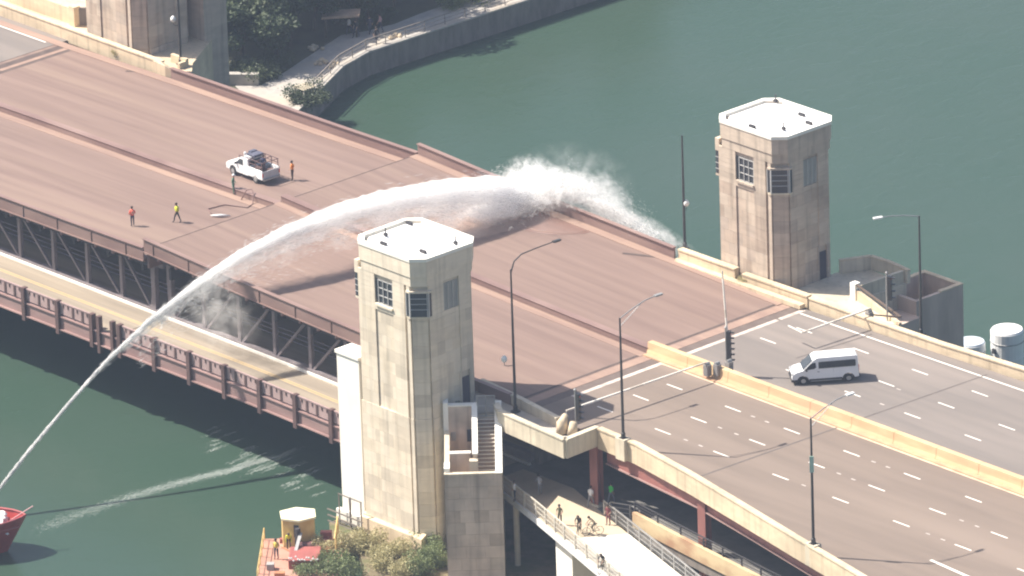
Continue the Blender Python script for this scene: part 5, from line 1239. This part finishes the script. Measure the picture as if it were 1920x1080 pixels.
# ------------------------------------------------------------------ water jet, spray and painted river light
sprayM = bpy.data.materials.new('water_spray'); sprayM.use_nodes = True
nt = sprayM.node_tree; nt.nodes.clear(); N = nt.nodes; L = nt.links
o_ = N.new('ShaderNodeOutputMaterial'); d1 = N.new('ShaderNodeBsdfDiffuse'); d2 = N.new('ShaderNodeBsdfTranslucent'); mx = N.new('ShaderNodeMixShader')
d1.inputs[0].default_value = (.97, .97, .97, 1); d2.inputs[0].default_value = (.97, .97, .97, 1); mx.inputs[0].default_value = .5
tp_ = N.new('ShaderNodeBsdfTransparent'); m2_ = N.new('ShaderNodeMixShader'); m2_.inputs[0].default_value = .36
L.new(d1.outputs[0], mx.inputs[1]); L.new(d2.outputs[0], mx.inputs[2]); L.new(tp_.outputs[0], m2_.inputs[1]); L.new(mx.outputs[0], m2_.inputs[2]); L.new(m2_.outputs[0], o_.inputs[0])
def droplets(name, P_, D_, ln, wd, parent, label=None):
    """many thin stretched drops: P centre, D direction; each a slim 3-sided spindle"""
    n = len(P_); D_ = D_ / np.linalg.norm(D_, axis=1)[:, None]; a_ = np.cross(D_, rng.normal(size=(n, 3))); a_ /= np.linalg.norm(a_, axis=1)[:, None]; b_ = np.cross(D_, a_)
    ln = np.broadcast_to(ln, (n,))[:, None]; wd = np.broadcast_to(wd, (n,))[:, None]
    V = np.stack([P_ - D_ * ln / 2, P_ + a_ * wd, P_ + (-a_ * .5 + b_ * .87) * wd, P_ + (-a_ * .5 - b_ * .87) * wd, P_ + D_ * ln / 2], 1)
    off = np.array(world_loc(parent)); V = (V - off).reshape(-1, 3)
    base = np.array([[0, 2, 1], [0, 3, 2], [0, 1, 3], [4, 1, 2], [4, 2, 3], [4, 3, 1]]); I = (np.arange(n)[:, None, None] * 5 + base).reshape(-1).astype(np.int32)
    me = bpy.data.meshes.new(name); me.vertices.add(5 * n); me.vertices.foreach_set('co', V.ravel().astype(np.float32)); me.loops.add(len(I)); me.loops.foreach_set('vertex_index', I)
    me.polygons.add(len(I) // 3); me.polygons.foreach_set('loop_start', np.arange(0, len(I), 3, dtype=np.int32)); me.update(calc_edges=True)
    me.materials.append(sprayM); o = bpy.data.objects.new(name, me); COL.objects.link(o); o.parent = parent; o['kind'] = 'stuff'
    if label: o['label'] = label
    return o
B2, L2 = np.array([8.5, -43.0]), np.array([15.5, 14.0]); dirp = (L2 - B2) / np.linalg.norm(L2 - B2); nrm2 = np.array([-dirp[1], dirp[0]])
def onplane(u, v):
    d = RX * ((u - 960) / F_PX) - UP * ((v - 540) / F_PX) + FW
    t = ((B2 - np.array(CAMP[:2])) @ nrm2) / (np.array([d.x, d.y]) @ nrm2); p = Vector(CAMP) + d * t; return np.array(p)
arc = np.array([onplane(u, v) for u, v in ((-150, 1095), (-70, 1000), (0, 915), (60, 838), (130, 755), (200, 677), (280, 603), (370, 532), (450, 480), (540, 434), (640, 396), (740, 371), (840, 357), (930, 352), (985, 358), (1015, 374))])
wid = np.array([.12, .13, .14, .17, .16, .2, .28, .38, .48, .58, .7, .8, .9, .95, 1.0, 1.0])
S = np.linspace(0, 1, len(arc))
def arcp(s): return np.stack([np.interp(s, S, arc[:, k]) for k in range(3)], -1)
def arct(s): return arcp(np.minimum(s + .01, 1)) - arcp(np.maximum(s - .01, 0))
jet = thing('water_jet', 'great arching white jet of water from the fire boat sprayed over the bridge deck', 'water jet', (10, -20, -3))
# solid core: ragged tube that thins out before the landing
a = MB(); ss = np.linspace(0, .62, 120); rr = random.Random(2); pts = [Vector(arcp(np.array(s))) for s in ss]
rad = [float(np.interp(s, S, wid)) * .42 * (1 + .18 * math.sin(s * 260) * rr.random()) * (1 if s < .4 else max(.05, 1 - (s - .4) / .23)) for s in ss]
a.tube(pts[:52], [q * .3 for q in rad[:52]], 8); o = a.build('jet_core', sprayM, jet, smooth=True)
def volmat(name, dens, ns, thr, wd_=.2, stretch=(1, .3, 1), base=0.0):
    M = bpy.data.materials.new(name); M.use_nodes = True; t = M.node_tree; t.nodes.clear(); N = t.nodes; L = t.links
    oo = N.new('ShaderNodeOutputMaterial'); pv = N.new('ShaderNodeVolumePrincipled'); g = N.new('ShaderNodeNewGeometry'); mp = N.new('ShaderNodeMapping'); mp.inputs['Scale'].default_value = stretch
    L.new(g.outputs['Position'], mp.inputs[0]); nz = N.new('ShaderNodeTexNoise'); nz.inputs['Scale'].default_value = ns; nz.inputs['Detail'].default_value = 6; nz.inputs['Distortion'].default_value = .4; L.new(mp.outputs[0], nz.inputs['Vector'])
    nr = N.new('ShaderNodeMapRange'); nr.inputs[1].default_value = thr; nr.inputs[2].default_value = thr + wd_; nr.inputs[3].default_value = base * dens; nr.inputs[4].default_value = dens
    L.new(nz.outputs[0], nr.inputs[0]); L.new(nr.outputs[0], pv.inputs['Density']); pv.inputs['Color'].default_value = (1, 1, 1, 1); pv.inputs['Anisotropy'].default_value = .1; L.new(pv.outputs[0], oo.inputs['Volume']); return M
def voltube(name, s0, s1, rk, drop, M, asp=1.0, n=70, taper=.06):
    a = MB(); ss = np.linspace(s0, s1, n); k = 14; vs = []
    r1 = random.Random(int(s0 * 100) + int(rk * 10))
    for i, s in enumerate(ss):
        p = arcp(np.array(s)); e = min(1, (s - s0) / taper + .02, (s1 - s) / taper + .02); w_ = float(np.interp(s, S, wid)) * rk * e * (1 + .13 * (r1.random() - .5)); dz = drop * float(np.interp(s, [0, .2, .5, .8, 1], [0, .1, .6, 1, 1]))
        for j_ in range(k):
            a_ = 2 * math.pi * j_ / k; wob = 1 + .22 * (r1.random() - .5) if w_ > .3 else 1
            cz = math.sin(a_); hh = w_ * (1 if cz > 0 else asp)
            vs.append((p[0] + nrm2[0] * math.cos(a_) * w_ * wob, p[1] + nrm2[1] * math.cos(a_) * w_ * wob, p[2] - dz + cz * hh * wob))
    fs = [(i * k + j_, i * k + (j_ + 1) % k, (i + 1) * k + (j_ + 1) % k, (i + 1) * k + j_) for i in range(n - 1) for j_ in range(k)] + [tuple(range(k - 1, -1, -1)), tuple(range((n - 1) * k, n * k))]
    a.add(vs, fs); o = a.build(name, M, jet); o['kind'] = 'stuff'; return o
voltube('jet_body', .52, .995, 1.1, .0, volmat('jet_open', 1.7, 1.8, .32, .22, base=.25), 1.3, 90, .12)
voltube('jet_body', 0, .66, .95, 0, volmat('jet_dense', 4.0, 2.2, .30, .2, base=.3), 1.1, 160)
voltube('jet_fringe', .28, .99, 1.25, .3, volmat('jet_fringe', 1.2, 1.5, .42, .2, base=.03), 2.0, 120)
voltube('jet_veil', .42, .97, 1.3, 1.2, volmat('jet_veil', .38, .9, .46, .2, (1, .35, .8)), 2.6, 90)
def spray_along(n, s0, s1, spread, drop, power, ln, wd, name, bias=0.0, nstr=500, flow=.3):
    st_s = rng.uniform(s0, s1, nstr); so_ = rng.normal(size=nstr); sv_ = rng.normal(size=nstr); sd_ = rng.random(nstr) ** power
    k = rng.integers(0, nstr, n); s = np.clip(st_s[k] + rng.normal(size=n) * .02, s0, 1.0)
    w_ = np.interp(s, S, wid) * spread
    P_ = arcp(s); T_ = arct(s); T_ /= np.linalg.norm(T_, axis=1)[:, None]
    side = np.array([nrm2[0], nrm2[1], 0.0]); up_ = np.cross(side, T_) * -1; up_ = np.where(up_[:, 2:3] < 0, -up_, up_)
    so2 = so_[k] * .8 + rng.normal(size=n) * .35; sv2 = sv_[k] * .8 + rng.normal(size=n) * .35
    P_ = P_ + side * (w_ * so2 * .5)[:, None] + up_ * (w_ * sv2 * .5)[:, None]
    dr = sd_[k] * drop * np.interp(s, [0, .2, .5, .8, 1], [0, .05, .5, 1, .9]) * (0.8 + .4 * rng.random(n))
    P_[:, 2] -= dr
    P_[:, :2] -= dirp * (dr * flow)[:, None]
    D_ = T_ + np.stack([rng.normal(size=n) * .06, rng.normal(size=n) * .06, -dr * .12 - .02], -1)
    keep = ~((P_[:, 1] > NY) & (P_[:, 2] < np.interp(P_[:, 0], [0, 9.5, 16, 31], [.1, -.35, -.6, -1.05])))
    keep &= P_[:, 2] > WZ
    P_, D_ = P_[keep], D_[keep]; m_ = len(P_)
    return droplets(name, P_, D_, ln * rng.uniform(.4, 1.5, m_), wd * rng.uniform(.5, 1.5, m_), jet)
spray_along(9000, 0, .45, .85, 0.0, 1, .55, .022, 'jet_strands', nstr=900)
spray_along(5000, .4, 1, 1.5, .45, 1.2, .7, .014, 'jet_strands', nstr=900)
spray_along(3500, .55, 1, 1.25, 1.5, 1.0, .6, .018, 'falling_spray', nstr=260)
spray_along(3500, .42, .96, 1.4, 3.2, .8, .4, .020, 'falling_spray', nstr=120)
spray_along(1800, .38, .60, 1.0, 8.0, 1.6, .6, .008, 'falling_spray', nstr=90, flow=-.12)
# splash where it hits the deck and parapet, plume thrown over the edge
def burst(n, nstr, org, vel, tmax, ln, wd, name, drag=.0):
    o0 = np.array([org() for _ in range(nstr)]); v0 = np.array([vel() for _ in range(nstr)]); tm = rng.uniform(.4, 1, nstr) * tmax
    k = rng.integers(0, nstr, n); t_ = rng.random(n) ** .8 * tm[k]
    v = v0[k] + rng.normal(size=(n, 3)) * .35
    P_ = o0[k] + v * t_[:, None] + rng.normal(size=(n, 3)) * (.04 + .10 * t_[:, None]); P_[:, 2] -= 4.9 * t_ ** 2
    D_ = v.copy(); D_[:, 2] -= 9.8 * t_
    zd = np.interp(P_[:, 0], [0, 9.5, 16, 31, 44], [.1, -.35, -.6, -1.05, -1.4])
    keep = (P_[:, 2] > WZ) & ((P_[:, 2] > zd) | (P_[:, 1] > FY + .15))
    return droplets(name, P_[keep], D_[keep], ln * rng.uniform(.3, 1.4, keep.sum()), wd * rng.uniform(.5, 1.5, keep.sum()), jet)
U = rng.uniform
burst(8000, 500, lambda: (14.4 + rng.normal() * 1.6, 12.0 + rng.normal() * 2.0, .1 + U(0, 1.3)), lambda: (rng.normal() * 1.6, U(.5, 5), U(.5, 4.0)), .7, .22, .018, 'splash')
burst(2500, 240, lambda: (13.5 + rng.normal() * 2.2, 9.6 + rng.normal() * 2.0, -.2 + U(0, 1.2)), lambda: (rng.normal() * 1.2, U(0, 5), U(.5, 3.0)), .6, .2, .018, 'splash')
burst(26000, 200, lambda: (16.5 + rng.normal() * 1.2, 14.3 + rng.normal() * .6, .5 + U(0, 1.2)), lambda: (U(-1, 5.5), U(1.0, 5), U(.5, 3.8)), 1.1, .25, .014, 'spray_plume')
burst(30000, 170, lambda: (17.5 + U(0, 2.5), 14.8 + U(0, .5), .5 + U(0, .4)), lambda: (U(5, 12.0), U(.1, .8), U(.6, 2.8)), 1.3, .35, .016, 'parapet_spray')
burst(7000, 60, lambda: (17 + rng.normal() * 1.5, 15 + rng.normal() * .6, 1), lambda: (U(-2, 7), U(1, 5), U(1, 4)), 1.2, .14, .010, 'fine_mist')
def mist(name, c, rad, dens, ns, lab, rot=0.0, thr=.45):
    a = MB(); rings = []
    a.lathe((0, 0, 0), [(math.sin(math.pi * k / 10) * 1 + .001, -math.cos(math.pi * k / 10)) for k in range(11)], 18)
    o = a.build(name, bpy.data.materials.new(name), smooth=True); o.location = c; o.scale = rad; o.rotation_euler = rot if isinstance(rot, tuple) else (0, 0, rot); o['kind'] = 'stuff'; tag(o, lab, 'mist', None, 'stuff')
    M = o.data.materials[0]; M.use_nodes = True; t = M.node_tree; t.nodes.clear(); N = t.nodes; L = t.links
    oo = N.new('ShaderNodeOutputMaterial'); pv = N.new('ShaderNodeVolumePrincipled'); tc = N.new('ShaderNodeTexCoord'); ln = N.new('ShaderNodeVectorMath'); ln.operation = 'LENGTH'; L.new(tc.outputs['Object'], ln.inputs[0])
    fo = N.new('ShaderNodeMapRange'); fo.inputs[1].default_value = 1.0; fo.inputs[2].default_value = .15; L.new(ln.outputs['Value'], fo.inputs[0])
    g = N.new('ShaderNodeNewGeometry'); nz = N.new('ShaderNodeTexNoise'); nz.inputs['Scale'].default_value = ns; nz.inputs['Detail'].default_value = 5; nz.inputs['Distortion'].default_value = .8; L.new(g.outputs['Position'], nz.inputs['Vector'])
    nr = N.new('ShaderNodeMapRange'); nr.inputs[1].default_value = thr; nr.inputs[2].default_value = thr + .25; L.new(nz.outputs[0], nr.inputs[0])
    m1 = N.new('ShaderNodeMath'); m1.operation = 'MULTIPLY'; L.new(fo.outputs[0], m1.inputs[0]); L.new(nr.outputs[0], m1.inputs[1]); m2 = N.new('ShaderNodeMath'); m2.operation = 'MULTIPLY'; L.new(m1.outputs[0], m2.inputs[0]); m2.inputs[1].default_value = dens
    L.new(m2.outputs[0], pv.inputs['Density']); pv.inputs['Color'].default_value = (1, 1, 1, 1); pv.inputs['Anisotropy'].default_value = .1; L.new(pv.outputs[0], oo.inputs['Volume']); return o
mist('mist_cloud', (15.4, 14.6, 1.0), (4.8, 3.6, 1.7), 3.6, 1.9, 'bright ragged mist cloud where the jet breaks on the far parapet', .2, .47)
mist('mist_cloud', (20.3, 16.4, .9), (4.8, 2.2, 1.8), 2.2, 1.5, 'pale wisp of mist blown past the parapet with a pointed tip', (0, .12, -.3), .50)
mist('mist_cloud', (25.5, 16.0, -.3), (7.0, 1.0, 1.3), 1.9, 1.6, 'trail of mist drifting along the outside of the parapet towards the lamp post', (0, .13, .0), .42)
mist('mist_cloud', (17.0, 16.5, 1.6), (6.0, 4.0, 3.0), .25, .8, 'faint haze of spray hanging above the splash over the river', .1, .47)
mist('mist_cloud', (13.0, 15.2, 1.3), (2.8, 2.2, 1.8), 3.5, 2.4, 'spiky white crest of spray over the parapet left of the main cloud', .2, .50)
mist('mist_cloud', (14.4, 10.0, .6), (2.6, 4.4, 1.1), 3.0, 1.8, 'dense white mist low over the deck at the landing point', .1, .40)
mist('mist_cloud', (10.0, -15.8, -2.6), (4.0, 2.8, 4.2), .30, 1.0, 'faint veil of mist hanging under the jet beside the truss', .1, .42)
# runoff curling on the deck, wet patch
wetM = mat('wet_deck', (.20, .125, .105), (.24, .15, .125), .22, (.2, 1, 1), .8)
def sheet(name, pts, M, dz, lab, cat, fz=zR):
    a = MB(); vs = [(p.x, p.y, fz(p.x) + dz) for p in pts]; c = sum((Vector(v) for v in vs), Vector()) / len(vs); c.z = fz(c.x) + dz
    a.add([c] + vs, [(0, i + 1, (i + 1) % len(vs) + 1) for i in range(len(vs))]); return tag(a.build(name, M), lab, cat)
pts = [at(u, v, -.5) for u, v in ((845, 445), (900, 425), (960, 400), (1020, 395), (1070, 405), (1118, 425), (1095, 433), (1040, 436), (990, 431), (960, 424), (925, 430), (880, 448))]
sheet('wet_patch', pts, wetM, .016, 'dark wet patch fanning out below the landing point of the jet', 'puddle')
a = MB(); ps = [at(u, v, -.55) for u, v in ((972, 416), (985, 424), (1010, 431), (1050, 434), (1085, 432), (1110, 426))]; a.tube([(p.x, p.y, zR(p.x) + .02) for p in ps], [.02, .03, .035, .03, .02, .02], 6)
tag(a.build('runoff_ridge', deckEdgeM, smooth=True), 'thin curl of white runoff water on the deck below the splash', 'water')

# jet-shadow streak and caustic ripples painted on the river: thin irregular blobs
def fleck_field(name, label, cells, seed, den):
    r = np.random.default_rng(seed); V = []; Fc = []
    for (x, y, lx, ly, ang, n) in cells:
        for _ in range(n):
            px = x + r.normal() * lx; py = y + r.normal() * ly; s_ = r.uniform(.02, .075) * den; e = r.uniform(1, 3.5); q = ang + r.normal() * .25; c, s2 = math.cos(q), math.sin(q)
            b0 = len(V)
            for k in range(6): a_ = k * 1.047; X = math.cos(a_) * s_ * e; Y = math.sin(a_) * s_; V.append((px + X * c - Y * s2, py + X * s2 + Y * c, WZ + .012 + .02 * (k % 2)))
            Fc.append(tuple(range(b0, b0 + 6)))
    a = MB(); a.v = V; a.f = Fc; a.m = [0] * len(Fc); o = a.build(name, fleckM); tag(o, label, 'foam', None, 'stuff'); return o  # flecks tagged foam are light painted on the river
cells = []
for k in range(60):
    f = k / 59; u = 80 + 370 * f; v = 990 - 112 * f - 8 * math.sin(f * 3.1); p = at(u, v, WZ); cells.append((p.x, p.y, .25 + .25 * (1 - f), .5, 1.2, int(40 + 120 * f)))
fleck_field('jet_shadow_streak', 'pale streak painted on the green river along the shadow line of the jet', cells, 3, .62)  # pale line of the jet's shadow, laid on as flecks
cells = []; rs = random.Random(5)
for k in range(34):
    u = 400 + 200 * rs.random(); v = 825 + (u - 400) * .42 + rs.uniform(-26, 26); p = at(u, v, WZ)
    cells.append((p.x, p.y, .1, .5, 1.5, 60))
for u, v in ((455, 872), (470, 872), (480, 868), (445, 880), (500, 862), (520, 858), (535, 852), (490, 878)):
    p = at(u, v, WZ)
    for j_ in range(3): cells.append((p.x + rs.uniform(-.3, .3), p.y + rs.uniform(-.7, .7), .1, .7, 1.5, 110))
fleck_field('caustic_ripples', 'bright ripples of reflected light painted as flecks on the shaded river', cells, 4, .8)  # caustics under the bridge shade, drawn as light flecks

# ------------------------------------------------------------------ haze
HAZE = 0.00011
if HAZE:
    a = MB(); a.box(-700, 700, -700, 1500, WZ - 5.5, 290); hz = a.build('haze', bpy.data.materials.new('haze_air')); hz['kind'] = 'stuff'
    M = hz.data.materials[0]; M.use_nodes = True; t_ = M.node_tree; t_.nodes.clear(); oo = t_.nodes.new('ShaderNodeOutputMaterial'); pv = t_.nodes.new('ShaderNodeVolumePrincipled')
    pv.inputs['Density'].default_value = HAZE; pv.inputs['Color'].default_value = (.62, .74, 1.0, 1); pv.inputs['Anisotropy'].default_value = 0.2
    t_.links.new(pv.outputs[0], oo.inputs['Volume'])
